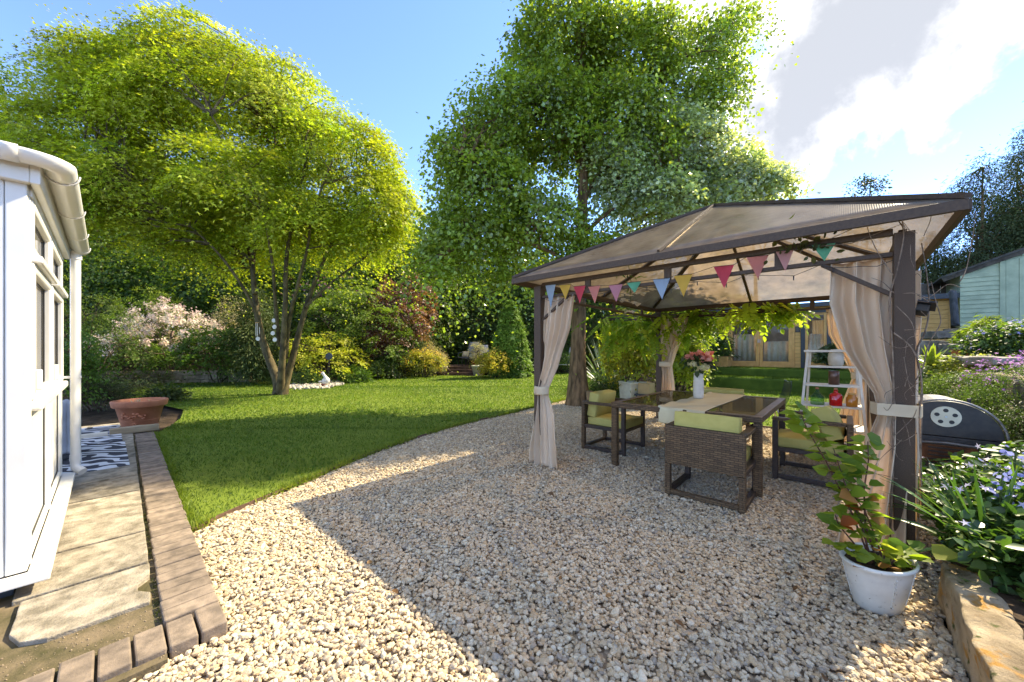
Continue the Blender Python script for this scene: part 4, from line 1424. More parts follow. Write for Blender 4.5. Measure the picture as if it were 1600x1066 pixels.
for a in (-2.1, -1.35, -.6, .4, 1.5, 2.5):
    pts = []
    for r, z in ((.139, .05), (.161, .13), (.179, .20), (.186, .23)):
        pts.append(((r + .0015) * math.cos(a), (r + .0015) * .72 * math.sin(a), z))
    sm = MB().tube(pts, .0022, 6).build("seam", M_ZINC, pln)
    rv = MB()
    for i in range(9):
        z = .05 + .02 * i; r = np.interp(z, [.05, .13, .2, .23], [.139, .161, .179, .186]) + .001
        rv.blob((r * math.cos(a + .05), r * .72 * math.sin(a + .05), z), (.0035, .0035, .0035), n=6, m=4)
    tag(rv.build("rivet", M_ZINC, sm), kind='stuff')
MB().lathe([(0, .232), (.09, .236), (.172, .222)], 40, sx=1, sy=.72).build("soil", M_SOIL, pln)

# shrub: every leaf an object of its own
shr = thing("potted_shrub", "young shrub with lime green and rust red leaves in the white planter", "shrub", PL + Vector((0, 0, .22)))
lm = {}
for nm, c in (("lime", (.24, .32, .03)), ("green", (.14, .23, .028)), ("pale", (.34, .37, .06)), ("rust", (.36, .10, .025)), ("amber", (.42, .2, .05))):
    V, F = SHAPES['heart']
    me = leaf_mesh("leaf", np.array([[0., 0, 0]]), np.array([[0., 0, 1]]), np.array([[0., 1, 0]]), np.array([1.0]), np.array([c]), LEAF_THIN, 'heart')
    lm[nm] = me
def put_leaf(p, tdir, nrm, s, kind, parent):
    t = Vector(tdir).normalized(); n = Vector(nrm); n = (n - t * n.dot(t)).normalized(); u = t.cross(n)
    o = bpy.data.objects.new("leaf", lm[kind]); COL.objects.link(o); o.parent = parent
    o.matrix_local = Matrix(((u.x * s, t.x * s, n.x * s, p[0]), (u.y * s, t.y * s, n.y * s, p[1]), (u.z * s, t.z * s, n.z * s, p[2]), (0, 0, 0, 1)))
    return o
def tw(x, y, f):    # a point of the shrub seen at pixel (x, y), f metres beyond the planter
    q = at(x, 1.96 + f); q.z = hgt(y, 1.96 + f)
    return q - (PL + Vector((0, 0, .22)))
M_REDSTEM = mat("red_brown_stem", (.13, .05, .03), (.07, .035, .02), 20, .6, .3, 0)
stems = [([(1362, 880), (1330, 800), (1290, 720), (1262, 672), (1248, 640)], .12, 'g'), ([(1362, 880), (1345, 815), (1318, 750), (1302, 700)], .02, 'g'), ([(1372, 882), (1352, 820), (1350, 765), (1357, 720), (1356, 690)], .05, 'g'),
         ([(1362, 884), (1335, 850), (1310, 820), (1305, 805)], .0, 'r'), ([(1380, 882), (1372, 850), (1352, 800), (1335, 775)], -.02, 'r'), ([(1376, 884), (1385, 862), (1382, 850)], -.04, 'g'),
         ([(1340, 870), (1325, 862), (1310, 850)], -.03, 'g'), ([(1400, 888), (1425, 868), (1448, 862)], -.06, 'p'), ([(1385, 890), (1400, 872), (1412, 868)], -.08, 'p')]
for px, f, kind in stems:
    pts = [tw(x, y, f * i / len(px)) for i, (x, y) in enumerate(px)]
    sp_ = []
    for i in range(len(pts) - 1):
        for k in range(4): sp_.append(pts[i].lerp(pts[i + 1], k / 4))
    sp_.append(pts[-1])
    MB().tube(sp_, [.0055 * (1 - .7 * i / len(sp_)) for i in range(len(sp_))], 6).build("stem", M_REDSTEM, shr)
    L = sum((sp_[i + 1] - sp_[i]).length for i in range(len(sp_) - 1))
    nl = max(5, int(L / .036))
    for j in range(nl):
        t = .22 + .78 * j / (nl - 1)
        q = sp_[min(int(t * (len(sp_) - 1)), len(sp_) - 1)]
        for s in (-1, 1):
            az = rng.random() * 6.28
            dr = Vector((math.cos(az), math.sin(az), .05 + .25 * rng.random()))
            kd = rng.choice(['lime', 'green', 'pale', 'rust', 'amber'], p=[.62, .22, .13, .01, .02] if kind != 'r' else [.45, .2, .1, .15, .1])
            put_leaf(q + dr * .012, dr, Vector((rng.normal() * .6 - .25, rng.normal() * .6 - .25, 1)), (.060 + .040 * rng.random()) * (.75 + .35 * t), kd, shr)
for i in range(5):
    q = tw(1352 + 10 * i, 886 + (i % 2) * 8, -.05)
    put_leaf(q, (rng.normal(), rng.normal(), .1), (0, 0, 1), .06, ['amber', 'rust'][i % 2], shr)

# ---------------------------------------------------------------- terracotta pot, timber, rugs, sofa on the paving
PT = Vector((.40, 9.02, .03))
pot = thing("terracotta_pot", "large terracotta pot with moulded rim standing at the end of the brick path", "plant pot", PT)
MB().lathe([(0, 0), (.215, 0), (.222, .012), (.30, .36), (.335, .365), (.345, .375), (.36, .455), (.358, .47), (.335, .474), (.318, .462), (.30, .37), (.0, .36)], 48).build("body", M_TERRA, pot)
MB().lathe([(.243, .13), (.250, .135), (.253, .145), (.248, .155)], 48).build("band", M_TERRA, pot)
sw = MB()
for k in range(7):
    a0 = -PI / 2 - .55 + k * .16
    for j in range(3):
        a = a0 + .05 * j; z = .20 + .035 * math.sin(k * 1.7 + j) + .02 * j; r = .222 + (.30 - .222) * z / .36 + .003
        sw.blob((r * math.cos(a - .35), r * math.sin(a - .35), z), (.02, .02, .017), seed=k, n=8, m=5)
for k in range(6):
    a = -PI / 2 - .35 + .06 * math.cos(k); z = .085 + .02 * math.sin(k); r = .222 + .078 * z / .36 + .002
    sw.blob((r * math.cos(a), r * math.sin(a), z), (.014, .014, .014), n=8, m=5)
tag(sw.build("relief", M_TERRA, pot), kind='stuff')
MB().lathe([(0, .40), (.15, .405), (.305, .395)], 30).build("soil", M_SOIL, pot)
P = np.array([(rng.normal() * .12, rng.normal() * .12, .41) for _ in range(26)]) 
sd = tag(leaf_obj("seedlings", P, rdir(26), unit(rdir(26) * .4 + np.array([0, 0, 1.])), .05 + .05 * rng.random(26), np.tile([[.5, .42, .3]], (26, 1)), LEAF, 'narrow', pot), kind='stuff')
tag(rough_block(.04, .60, 8.46, 8.60, .028, .125, 8.0, .008, 14).build("timber_block", mat("weathered_sleeper_timber", (.40, .32, .20), (.2, .15, .09), 9, .85, .2, .5, 60, stretch=(.2, 1, 1))), "weathered timber block lying in front of the terracotta pot", "timber")
tag(MB().bx(-.55, .02, 8.40, 8.50, .03, .095).build("painted_batten", M_WHITEPAINT, None, bev=.006), "white painted batten lying on the patterned rug", "batten")

def rug_mat():
    k = NT("leaf_pattern_rug")
    p = k.pos((1, 1, 1))
    w1 = k.new("ShaderNodeTexWave", wave_type='BANDS', bands_direction='DIAGONAL')
    k.l.new(p, w1.inputs[0]); w1.inputs['Scale'].default_value = 2.6; w1.inputs['Distortion'].default_value = 9.0; w1.inputs['Detail'].default_value = 1.0; w1.inputs['Detail Scale'].default_value = 1.3
    c = k.ramp(w1.outputs['Fac'], [(.44, (.06, .062, .072)), (.54, (.60, .60, .60))])
    wv = k.noise(k.pos(), 260, 2)
    return k.done(k.pbr(c, .95, .1, k.bump(wv, .4, .003)))
M_RUG = rug_mat()
tag(MB().bx(-1.35, .185, 6.06, 7.72, .036, .043).build("rug", M_RUG, None), "grey and white leaf patterned rug on the slabs next to the downpipe", "rug")
tag(MB().bx(-1.35, .165, 7.80, 9.55, .036, .043).build("rug", M_RUG, None), "grey and white patterned rug beyond the white batten by the pot", "rug")

sof = thing("garden_sofa", "grey woven garden sofa standing on the patterned rug behind the downpipe", "sofa", (-.62, 6.95, .045))
M_GREYW = wicker_mat("woven_grey_rattan", (.16, .16, .17), (.08, .08, .085))
MB().bx(-.75, .36, -.06, .02, 0, .66).build("back_panel", M_GREYW, sof, bev=.02)
MB().bx(-.75, .36, .022, .75, .0, .32).build("base", M_GREYW, sof, bev=.02)
MB().bx(.28, .37, .021, .75, .322, .56).build("armrest", M_GREYW, sof, bev=.02)
cushion(-.7, .27, .05, .74, .325, .45, "seat_cushion", sof, .02)
for c_ in sof.children:
    if c_.name.startswith("seat_cushion"): c_.data.materials[0] = M_TIE
def throw(u, v):
    s = v * 1.1
    x = .20 + u * .20
    f = .012 * math.sin(u * 16) + .006 * math.sin(v * 14)
    if s < .6: return Vector((x + f * .4, -.085 + f, .08 + s))
    t = (s - .6) / .5
    return Vector((x + f * .4, -.075 + .22 * t, .70 - .25 * t * t + f))
tw_ = MB().grid(throw, 30, 40).build("throw_blanket", cloth("grey_knit", (.50, .52, .56), (.36, .38, .42), .1, 120), None, (-.62, 6.95, .045), solid=.02)
tag(tw_, "pale grey throw hanging over the end of the garden sofa", "blanket")

# ================================================================ cabin with terraces of grass
tr1 = [(14.9, -2.2), (14.9, 4.9), (15.4, 5.3), (16.3, 5.3), (16.3, -2.2)]
M_TURF2 = mat("artificial_turf", (.12, .18, .028), (.075, .12, .02), 3, .95, .1, .8, 130, .02)
ter = tag(MB().prism([(14.9, -2.6), (14.9, 4.5), (15.6, 5.4), (20, 5.4), (20, -2.6)][::1], -.05, .40).build("terrace", M_TURF2, bev=.06, seg=3), kind='structure')
MB().prism([(15.9, -2.6), (15.9, 4.6), (16.3, 5.2), (20, 5.2), (20, -2.6)], .40, .70).build("step", M_TURF2, ter, bev=.05, seg=3)
def turf_tufts(name, x0, x1, y0, y1, z, n, par):
    P = np.stack([rng.uniform(x0, x1, n), rng.uniform(y0, y1, n), np.full(n, z)], 1)
    C = np.array([[.14, .21, .03], [.19, .25, .04], [.10, .16, .02]])[rng.integers(0, 3, n)]
    SHAPES['_g'] = (np.array([[-.25, 0, 0], [.25, 0, 0], [0, 1, .25]]), [(0, 1, 2)])
    tag(leaf_obj(name, P, rdir(n), unit(rng.normal(size=(n, 3)) * .5 + np.array([0, 0, 1.])), .05 * (.6 + .6 * rng.random(n)), C, GRASS, '_g', par), kind='stuff')
turf_tufts("grass", 14.92, 15.9, -2, 4.6, .4, 9000, ter)
turf_tufts("grass", 15.92, 16.9, -2, 4.8, .7, 7000, ter)

CXX = 17.0
cab = thing("garden_cabin", "honey coloured timber garden cabin with glazed double doors above the grass terrace", "cabin", (CXX, 0, .70))
def planks(x, segs, z0, z1, h, parent, m, name="plank", th=.03):
    for (y0, y1) in segs:
        z = z0
        while z < z1 - .01:
            zz_ = min(h, z1 - z)
            MB().bx(x + .0, x + th, y0, y1, z + .0, z + zz_ - .006).build(name, m, parent, bev=.006, seg=1)
            z += h
ZT = 2.16
MB().bx(.032, .10, -2.299, .46, .02, 2.25).bx(.032, .10, 1.10, 1.44, .02, 2.25).bx(.032, .10, 3.50, 3.84, .02, 2.25).bx(.032, .10, 4.53, 4.599, .02, 2.25).bx(.032, .10, .461, 1.099, 2.02, 2.25).bx(.032, .10, 1.441, 3.499, 1.97, 2.25).bx(.032, .10, 3.841, 4.529, 1.94, 2.25).bx(.032, .10, 3.841, 4.529, .02, .52).build("wall", M_OLDWOOD, cab)
planks(.0, [(-2.30, .36), (1.20, 1.38), (3.56, 3.74)], 0, ZT, .135, cab, M_PINE)
planks(.0, [(.36, 1.20)], 2.12, ZT, .135, cab, M_PINE); planks(.0, [(1.38, 4.64)], 2.02, ZT, .135, cab, M_PINE)
planks(.0, [(3.74, 4.64)], 0, .45, .135, cab, M_PINE)
# side wall
MB().bx(.032, 3.2, -2.34, -2.30, .02, 2.25).build("wall", M_PINE, cab)
MB().bx(.05, 3.2, 4.60, 4.64, .02, 2.25).build("wall", M_PINE, cab)
rf_ = MB().bx(-.35, .35, -2.50, 4.85, 2.26, 2.32).bx(1.75, 3.4, -2.50, 4.85, 2.26, 2.32).bx(.351, 1.749, -2.5, -.6, 2.26, 2.32).bx(.351, 1.749, 3.8, 4.85, 2.26, 2.32).build("roof", M_GREY, cab)
MB().bx(.351, 1.749, -.599, 3.799, 2.28, 2.29).build("added_rooflight", M_GLASS, rf_)  # glazed roof opening added to let daylight into the dark cabin
MB().bx(-.38, -.35, -2.52, 4.87, 2.19, 2.34).build("fascia", M_GREY, cab)
MB().bx(.0, .03, -2.29, 4.63, 2.165, 2.255).build("frieze", M_PINE_FR, cab)
def sash(y0, y1, z0, z1, w, m, name, par, glass=M_DARKGLASS, x=-.03, bottom=None):
    bt = bottom or w
    f = MB().bx(x, x + .05, y0, y0 + w, z0, z1).bx(x, x + .05, y1 - w, y1, z0, z1).bx(x, x + .05, y0 + w, y1 - w, z1 - w, z1).bx(x, x + .05, y0 + w, y1 - w, z0, z0 + bt).build(name, m, par, bev=.005, seg=1)
    MB().bx(x + .02, x + .028, y0 + w, y1 - w, z0 + bt, z1 - w).build("pane", glass, f)
    return f
fr_ = MB().bx(-.05, .03, 1.38, 1.45, 0, 2.02).bx(-.05, .03, 3.49, 3.56, 0, 2.02).bx(-.05, .03, 1.45, 3.49, 1.95, 2.02).build("door_frame", M_PINE_FR, cab, bev=.004)
for (y0, y1) in ((1.45, 2.465), (2.475, 3.49)):
    d_ = sash(y0, y1, .02, 1.95, .11, M_PINE_FR, "door", cab, bottom=.22)
    MB().tube([(-.07, 2.50 if y0 > 2 else 2.44, .95), (-.07, 2.50 if y0 > 2 else 2.44, 1.1)], .012, 8).build("handle", M_STEEL, d_)
dk = MB().bx(-.06, .03, .36, .48, 0, 2.12).bx(-.06, .03, 1.08, 1.20, 0, 2.12).bx(-.06, .03, .48, 1.08, 2.0, 2.12).bx(-.06, .03, .48, 1.08, 0, .06).build("door_frame", M_GREY, cab, bev=.004)
sash(.48, 1.08, .06, 2.0, .085, M_PINE_FR, "door", cab, bottom=.2)
wn_ = MB().bx(-.05, .03, 3.74, 3.85, .45, 2.02).bx(-.05, .03, 4.52, 4.62, .45, 2.02).bx(-.05, .03, 3.85, 4.52, .45, .55).bx(-.05, .03, 3.85, 4.52, 1.92, 2.02).build("window", M_GREY, cab, bev=.004)
sash(3.85, 4.52, .55, 1.92, .06, M_PINE_FR, "sash", wn_)
# inside: floor, back wall, pale sofa and screens so that the panes show depth
MB().bx(.1, 3.2, -2.3, 4.6, -.02, .015).build("floor", M_PINE_FR, cab)
MB().bx(3.15, 3.2, -2.3, 4.6, .02, 2.25).build("back_wall", M_WHITE_DULL, cab)
MB().bx(.45, 1.1, 2.6, 3.45, .02, .75).build("sofa", M_TIE, cab, bev=.05)
MB().bx(1.2, 1.25, 2.6, 3.3, .9, 1.5).build("screen", M_GREY, cab)
MB().grid(lambda u, v: (.35 + .03 * math.sin(u * 30), .55 + u * .35, .05 + v * 1.7), 40, 3).build("inner_curtain", M_TIE, cab)
for (ya, yb, zt) in ((1.58, 2.34, .95), (2.6, 3.36, 1.25), (.6, .98, 1.2)):
    MB().grid(lambda u, v: (.17 + .025 * math.sin(u * 26 + ya), ya + u * (yb - ya), .05 + v * zt), 50, 3).build("inner_curtain", M_WHITEPAINT, cab, solid=.004)
sg = MB().bx(-.03, -.005, 1.22, 1.36, 1.32, 1.54).build("plaque", M_OLDWOOD, None, (CXX, 0, .70), bev=.004)
tag(sg, "small square dark plaque between the cabin doors", "plaque")
MB().bx(-.034, -.0305, 1.24, 1.34, 1.35, 1.51).build("plate", mat("slate_plate", (.12, .11, .10), (.08, .075, .07), 20, .6, .3, .3), sg)

# green shed higher up on the right
SX = 16.6
shd = thing("garden_shed", "pale green weatherboarded shed with plank doors above the rockery", "shed", (SX, -2.46, 1.55))
def roofz(y): return 2.06 + (-y) * .40       # local y runs to -4.6
for i in range(20):
    z0 = i * .125
    y_end = -.70
    z1 = z0 + .121
    if z1 > roofz(0) + .02: break
    MB().add([(0, 0, z0), (0, y_end, z0), (-.012, y_end, z0 - .0), (-.028, 0, z0), (0, 0, z1), (0, y_end, z1), (-.028, y_end, z0), (-.008, 0, z1), (-.008, y_end, z1)],
             [(3, 6, 8, 7), (0, 3, 7, 4), (1, 5, 8, 6), (4, 7, 8, 5), (0, 1, 6, 3)]).build("weatherboard", M_SHED, shd)
MB().add([(.004, 0, 0), (.004, -4.6, 0), (.004, -4.6, 2.2), (.004, -2.3, roofz(-2.3)), (.004, 0, roofz(0)), (3, 0, 0), (3, 0, roofz(0))], [(0, 4, 3, 2, 1), (0, 5, 6, 4)]).build("wall", M_SHED, shd)
MB().bx(-.04, .0, -.80, -.70, 0, 2.32).build("door_post", M_SHED, shd, bev=.004)
y = -.805
while y > -3.6:
    MB().bx(-.03, .0, y - .214, y, .05, min(2.30, 2.30)).build("door_board", M_SHED, shd, bev=.004)
    y -= .22
for i in range(7):
    z0 = 2.36 + i * .125
    ya = -(z0 + .125 - 2.06) / .40 if z0 + .125 > 2.06 else 0
    if ya < -2.2: break
    MB().add([(-.03, ya, z0), (-.03, -2.3 - (2.3 + ya), z0), (-.01, ya, z0 + .12), (-.01, -4.6 - ya, z0 + .12)], [(0, 1, 3, 2)]).build("weatherboard", M_SHED, shd, solid=.01)
MB().bar((-.06, .35, roofz(.35) - .02), (-.06, -2.3, roofz(-2.3) + .0), .05, .16).build("bargeboard", M_OLDWOOD, shd)
MB().bar((-.06, -2.3, roofz(-2.3)), (-.06, -4.9, 2.0), .05, .16).build("bargeboard", M_OLDWOOD, shd)
MB().add([(-.12, .4, roofz(.4) + .03), (-.12, -2.3, roofz(-2.3) + .03), (3.1, -2.3, roofz(-2.3) + .03), (3.1, .4, roofz(.4) + .03), (-.12, -5, 2.0), (3.1, -5, 2.0)], [(0, 1, 2, 3), (1, 4, 5, 2)]).build("roof", mat("roof_felt", (.10, .10, .095), (.06, .06, .055), 9, .95, .1, .3), shd, solid=.03)

pal = thing("fence", "dark weathered paling fence between the cabin and the green shed", "fence", (18.6, 0, 1.5))
y = -1.0
while y > -4.4:
    MB().bx(0, .02, y - .135, y, 0, 2.1 + .02 * rng.random()).build("plank", M_OLDWOOD, pal)
    y -= .15
MB().bx(.021, .06, -4.4, -1, 1.7, 1.78).build("rail", M_OLDWOOD, pal)

sl = thing("solar_lamp", "small tilted solar lamp on the side of the near gazebo post", "lamp", (3.66, -.38, 1.62))
rm_ = Matrix.Rotation(.5, 3, 'Y') @ Matrix.Rotation(.3, 3, 'X')
MB().box((0, -.02, .03), (.10, .09, .012), rot=rm_).build("panel", M_BLACKP, sl)
MB().box((0, .0, 0), (.07, .06, .05), rot=rm_).build("body", M_OLDWOOD, sl, bev=.004)

# ================================================================ deck, steps and loungers at the far end of the lawn
DK = ground(716, 586.5)
fv = Vector((FWD.x, FWD.y, 0)); az_ = math.atan2(-FWD.x, FWD.y)
dck = thing("deck", "low brown timber deck with three wide steps at the far edge of the lawn", "deck", DK, az_)   # local +Y away from the lens
for i, (w_, yy, z) in enumerate(((2.25, 0, .13), (2.2, .32, .29), (2.05, .64, .45))):
    for k in range(2):
        MB().bx(-w_ / 2, w_ / 2, yy + k * .155, yy + k * .155 + .148, z - .03, z).build("tread", M_DECK, dck, bev=.005)
    MB().bx(-w_ / 2 + .01, w_ / 2 - .01, yy + .02, yy + .04, z - .16, z - .031).build("riser", M_DECK, dck)
y = .96
while y < 3.4:
    MB().bx(-1.7, 2.6, y, y + .145, .42, .45).build("deck_board", M_DECK, dck); y += .152
M_SLING = mat("grey_sling_fabric", (.25, .255, .28), (.2, .205, .23), 30, .85, .2, .3, 300)
M_SLINGL = mat("pale_sling_fabric", (.5, .49, .46), (.42, .41, .39), 30, .85, .2, .3, 300)
def lounger(label, loc, rz, cloth_, legs, sc=1.0, group=None, stool=True):
    t = thing("garden_lounger", label, "lounger", loc, rz, group)
    t.scale = (sc, sc, sc)
    W = .30
    def back(u, v): return Vector(((u - .5) * 2 * W * .93, .32 + .36 * v + .03 * math.sin(v * PI), .36 + .78 * v))
    def seat(u, v): return Vector(((u - .5) * 2 * W * .93, -.28 + .60 * v, .40 - .05 * v - .015 * math.sin(PI * v)))
    MB().grid(back, 8, 14).build("backrest", cloth_, t, solid=.02)
    MB().grid(seat, 8, 10).build("seat", cloth_, t, solid=.02)
    for s in (-1, 1):
        MB().tube([(s * W, .72, 1.16), (s * W, .34, .36), (s * W, -.30, .41)], .018, 8).build("side_frame", legs, t)
        MB().tube([(s * W, -.28, .40), (s * W, -.22, 0)], .016, 8).build("leg", legs, t)
        MB().tube([(s * W, .38, .40), (s * W, .48, 0)], .016, 8).build("leg", legs, t)
        MB().tube([(s * (W + .02), .50, .68), (s * (W + .03), .1, .64), (s * (W + .03), -.22, .60), (s * W, -.26, .40)], .018, 8).build("armrest", legs, t)
    return t
def rel(x, y, z): return DK + Vector((RGT.x * x + FWD.x * y, RGT.y * x + FWD.y * y, z))
lounger("dark grey reclining chair with a pale cushion standing on the deck", rel(.20, 2.0, .45), az_ - .5, M_SLING, M_BLACKP, 1.25)
lounger("grey reclining chair behind the pale grasses on the deck", rel(1.45, 2.3, .45), az_ + .45, M_SLING, M_BLACKP, 1.1)
ft = thing("footstool", "dark low slatted footstool in front of the deck chair", "footstool", rel(.55, 1.25, .45), az_ - .3)
for i in range(7): MB().bx(-.5 + i * .145, -.5 + i * .145 + .12, -.28, .28, .40, .43).build("slat", M_BLACKP, ft)
for sx in (-.44, .44):
    for sy in (-.24, .24): MB().bx(sx - .02, sx + .02, sy - .02, sy + .02, 0, .398).build("leg", M_BLACKP, ft)
pc = cushion(-.2, .2, -.06, .06, 0, .3, "cushion", None, .04, rot=Matrix.Rotation(-.4, 3, 'X'))
pc.data.materials[0] = M_TIE; pc.location = rel(.15, 2.05, .98); pc.rotation_euler = (0, 0, az_ - .5); tag(pc, "pale cushion on the dark grey deck chair", "cushion")
lounger("pale grey reclining chair on the lawn left of the tied curtain", Vector((*ground(832, 585).to_2d(), .0)), az_ + .7, M_SLINGL, M_BLACKP, 1.35)
lounger("pale grey reclining chair on the lawn beside the tall tree trunk", Vector((*ground(884, 584).to_2d(), .0)), az_ - .8, M_SLINGL, M_BLACKP, 1.35)
for i, (x, z, q, s_) in enumerate(((747, 0, "pale stone", .36), (741, .45, "small red glazed", .2), (765, .47, "tall red glazed", .2), (694, .2, "small white", .18))):
    d0 = 20.2 if i in (0, 3) else 21.4
    p = at(x, d0, z)
    pp = thing("plant_pot", "%s pot beside the deck steps" % q if i in (0, 3) else "%s pot standing on the deck by the yellow shrub" % q, "plant pot", p)
    m_ = [M_CREAM, mat("red_glaze", (.42, .05, .02), None, 8, .2, .6, 0), mat("red_glaze_dark", (.40, .07, .03), None, 8, .2, .6, 0), M_WHITEPAINT][i]
    MB().lathe([(0, 0), (s_ * .7, 0), (s_ * 1.0, s_ * 1.3), (s_ * 1.08, s_ * 1.32), (s_ * 1.08, s_ * 1.5), (s_ * .9, s_ * 1.5), (0, s_ * 1.3)], 20).build("body", m_, pp)
    MB().lathe([(0, s_ * 1.36), (s_ * .9, s_ * 1.34)], 16).build("soil", M_SOIL, pp)
# sun lounger with dark legs by the terraces
lg = lounger("white topped folding lounger with black legs beside the grass terrace", at(1092, 14.1, .0), az_ + 1.2, M_WHITEPAINT, M_BLACKP, .9)
# ================================================================ trees and shrubs
def W3(x, y, d):
    p = at(x, d); p.z = hgt(y, d); return p
def lobe(x, y, d, rx, ry, rd=None):
    """crown lobe: seen at pixel (x, y), d metres off, half width and half height in pixels at that distance"""
    s = d / FPX
    return (tuple(W3(x, y, d)), (rx * s, (rd or rx * s * .8), ry * s))

# the ellipsoids are axis aligned in garden axes; make them round in plan
def lobe_r(x, y, d, r, ry): 
    s = d / FPX
    return (tuple(W3(x, y, d)), (r * s, r * s, ry * s))

def branches(mb, stems, cp, n, r0, r1=.006, wob=.12, sag=.05, ends=None):
    """limbs from points on the stems out to cluster centres"""
    nodes = [(Vector(p), i / (len(s) - 1), si) for si, s in enumerate(stems) for i, p in enumerate(s)]
    pick = rng.choice(len(cp), min(n, len(cp)), replace=False)
    for k in pick:
        q = Vector(cp[k])
        best, bd = None, 1e9
        for p, t, si in nodes:
            if t < .3: continue
            d_ = (p - q).length + (1.5 * max(0, p.z - q.z + .2))
            if d_ < bd: bd, best = d_, p
        if best is None or bd < .15: continue
        pts = wander(best, q, 6, wob, sag)
        L = (q - best).length
        ra = min(r0, .012 + .011 * L)
        mb.tube(pts, [ra * (1 - .85 * i / 6) + r1 * .3 for i in range(7)], 5, cap=False)

def tree(name, label, cat, stems, radii, lobes, ncl, per, rad, lsize, cols, lm_=LEAF, shape='rhomb', bark=M_BARK, flat=.3, droop=.3, lift=.9, nbr=60, r_br=.06, group=None, inner=.5, zmin=-.75, jit=.45, clvar=.2, leafvar=.16):
    base = Vector(stems[0][0])
    t = thing(name, label, cat, base, 0, group)
    cp, co = clusters(lobes, ncl, inner, zmin)
    mb = MB()
    for s, r in zip(stems, radii):
        mb.tube([Vector(p) - base for p in s], r, 12 if max(r) > .06 else 7)
    branches(mb, [[Vector(p) - base for p in s] for s in stems], cp - np.array(base), nbr, r_br)
    mb.build("trunk", bark, t)
    P, N, T, idx = sprays(cp, co, per, rad, flat, droop, lift, jit)
    C = tint(idx, ncl, cols, leafvar, clvar)
    leaf_obj("crown", P - np.array(base), N, T, lsize * (.65 + .6 * rng.random(len(P))), C, lm_, shape, t)
    return t

# ---- yellow-green Japanese maple on the lawn
MD = ground(436, 616)
d0 = 11.3
def stem_px(pts, df):
    out = []
    for i, (x, y) in enumerate(pts):
        out.append(W3(x, y, d0 + df * i / (len(pts) - 1)))
    return out
def smooth(pts, k=4):
    P_ = [Vector(p) for p in pts]; out = []
    for i in range(len(P_) - 1):
        p0, p1, p2, p3 = P_[max(i - 1, 0)], P_[i], P_[i + 1], P_[min(i + 2, len(P_) - 1)]
        for j in range(k):
            t = j / k
            out.append(.5 * ((2 * p1) + (p2 - p0) * t + (2 * p0 - 5 * p1 + 4 * p2 - p3) * t * t + (3 * p1 - p0 - 3 * p2 + p3) * t ** 3))
    out.append(P_[-1]); return out
def radii_of(n, a, b, flare=0.0): return [a + (b - a) * (i / (n - 1)) ** .8 + flare * max(0, 1 - i / (n * .12)) for i in range(n)]
mst = []
for pts, df, a, b in (
        ([(436, 618), (434, 596), (420, 560), (407, 520), (398, 460), (392, 405), (375, 350), (340, 280)], 1.2, .17, .03),
        ([(438, 617), (440, 580), (443, 530), (446, 470), (448, 400), (462, 330), (480, 240)], -1.0, .12, .03),
        ([(442, 617), (449, 590), (462, 540), (478, 480), (500, 420), (532, 350), (560, 290)], .4, .13, .03),
        ([(446, 560), (452, 500), (464, 450), (480, 390), (490, 330), (520, 250)], -1.4, .075, .02),
        ([(420, 560), (404, 500), (380, 450), (340, 395), (280, 340), (200, 290)], -1.6, .06, .02),
        ([(398, 460), (396, 400), (410, 330), (430, 230), (420, 130)], .8, .07, .02),
        ([(436, 540), (430, 470), (424, 400), (400, 300), (330, 180)], -2.0, .06, .02),
        ([(478, 480), (520, 440), (580, 395), (630, 350)], 1.2, .05, .015),
        ([(392, 405), (350, 375), (270, 300), (150, 230)], 2.0, .06, .02)):
    s = smooth(stem_px(pts, df)); mst.append((s, radii_of(len(s), a, b, .03 if pts[0][1] > 600 else 0)))
tree("maple_tree", "broad yellow green maple with several stems standing on the lawn", "tree", [s for s, r in mst], [r for s, r in mst],
     [lobe_r(300, 205, 11.4, 129, 120), lobe_r(150, 238, 11.0, 104, 98), lobe_r(35, 305, 10.5, 70, 62), lobe_r(215, 300, 10.2, 103, 64), lobe_r(420, 190, 11.6, 103, 90), lobe_r(530, 265, 11.4, 95, 86), lobe_r(590, 330, 11.2, 64, 60),
      lobe_r(380, 300, 10.0, 103, 64), lobe_r(480, 350, 10.6, 73, 47), lobe_r(330, 130, 12.0, 112, 73), lobe_r(180, 140, 11.8, 77, 64), lobe_r(250, 345, 11.6, 103, 60), lobe_r(430, 370, 12.2, 103, 47), lobe_r(560, 375, 11.6, 60, 39), lobe_r(330, 395, 12.4, 77, 34)],
     1750, 120, .58, .098, [(.48, .48, .03), (.38, .43, .03), (.24, .34, .03), (.56, .51, .05), (.15, .25, .025)], LEAF, 'maple', M_BARK_GREEN, .22, .55, 1.0, 420, .035, inner=.45, zmin=-.6, clvar=.3, jit=.35)

# ---- tall katsura-like tree behind the gazebo
KB = ground(903, 634)
dk = 9.3
ks = smooth([W3(903, 634, dk), W3(903, 560, dk), W3(905, 480, dk), W3(908, 380, dk), W3(911, 280, dk), W3(912, 170, dk + .2), W3(905, 60, dk + .3), W3(900, -60, dk + .3)])
k2 = smooth([W3(909, 320, dk), W3(960, 230, dk + .5), W3(1030, 130, dk + .8), W3(1110, 60, dk + 1), W3(1165, 25, dk + 1)])
k3 = smooth([W3(907, 390, dk), W3(850, 330, dk - .4), W3(780, 280, dk - .8), W3(720, 240, dk - 1)])
k4 = smooth([W3(906, 420, dk), W3(840, 385, dk - .6), W3(760, 370, dk - 1.1), W3(690, 400, dk - 1.3)])
k5 = smooth([W3(908, 370, dk), W3(980, 310, dk - .2), W3(1080, 270, dk), W3(1180, 280, dk)])
k6 = smooth([W3(911, 250, dk), W3(860, 170, dk + .5), W3(800, 90, dk + .8)])
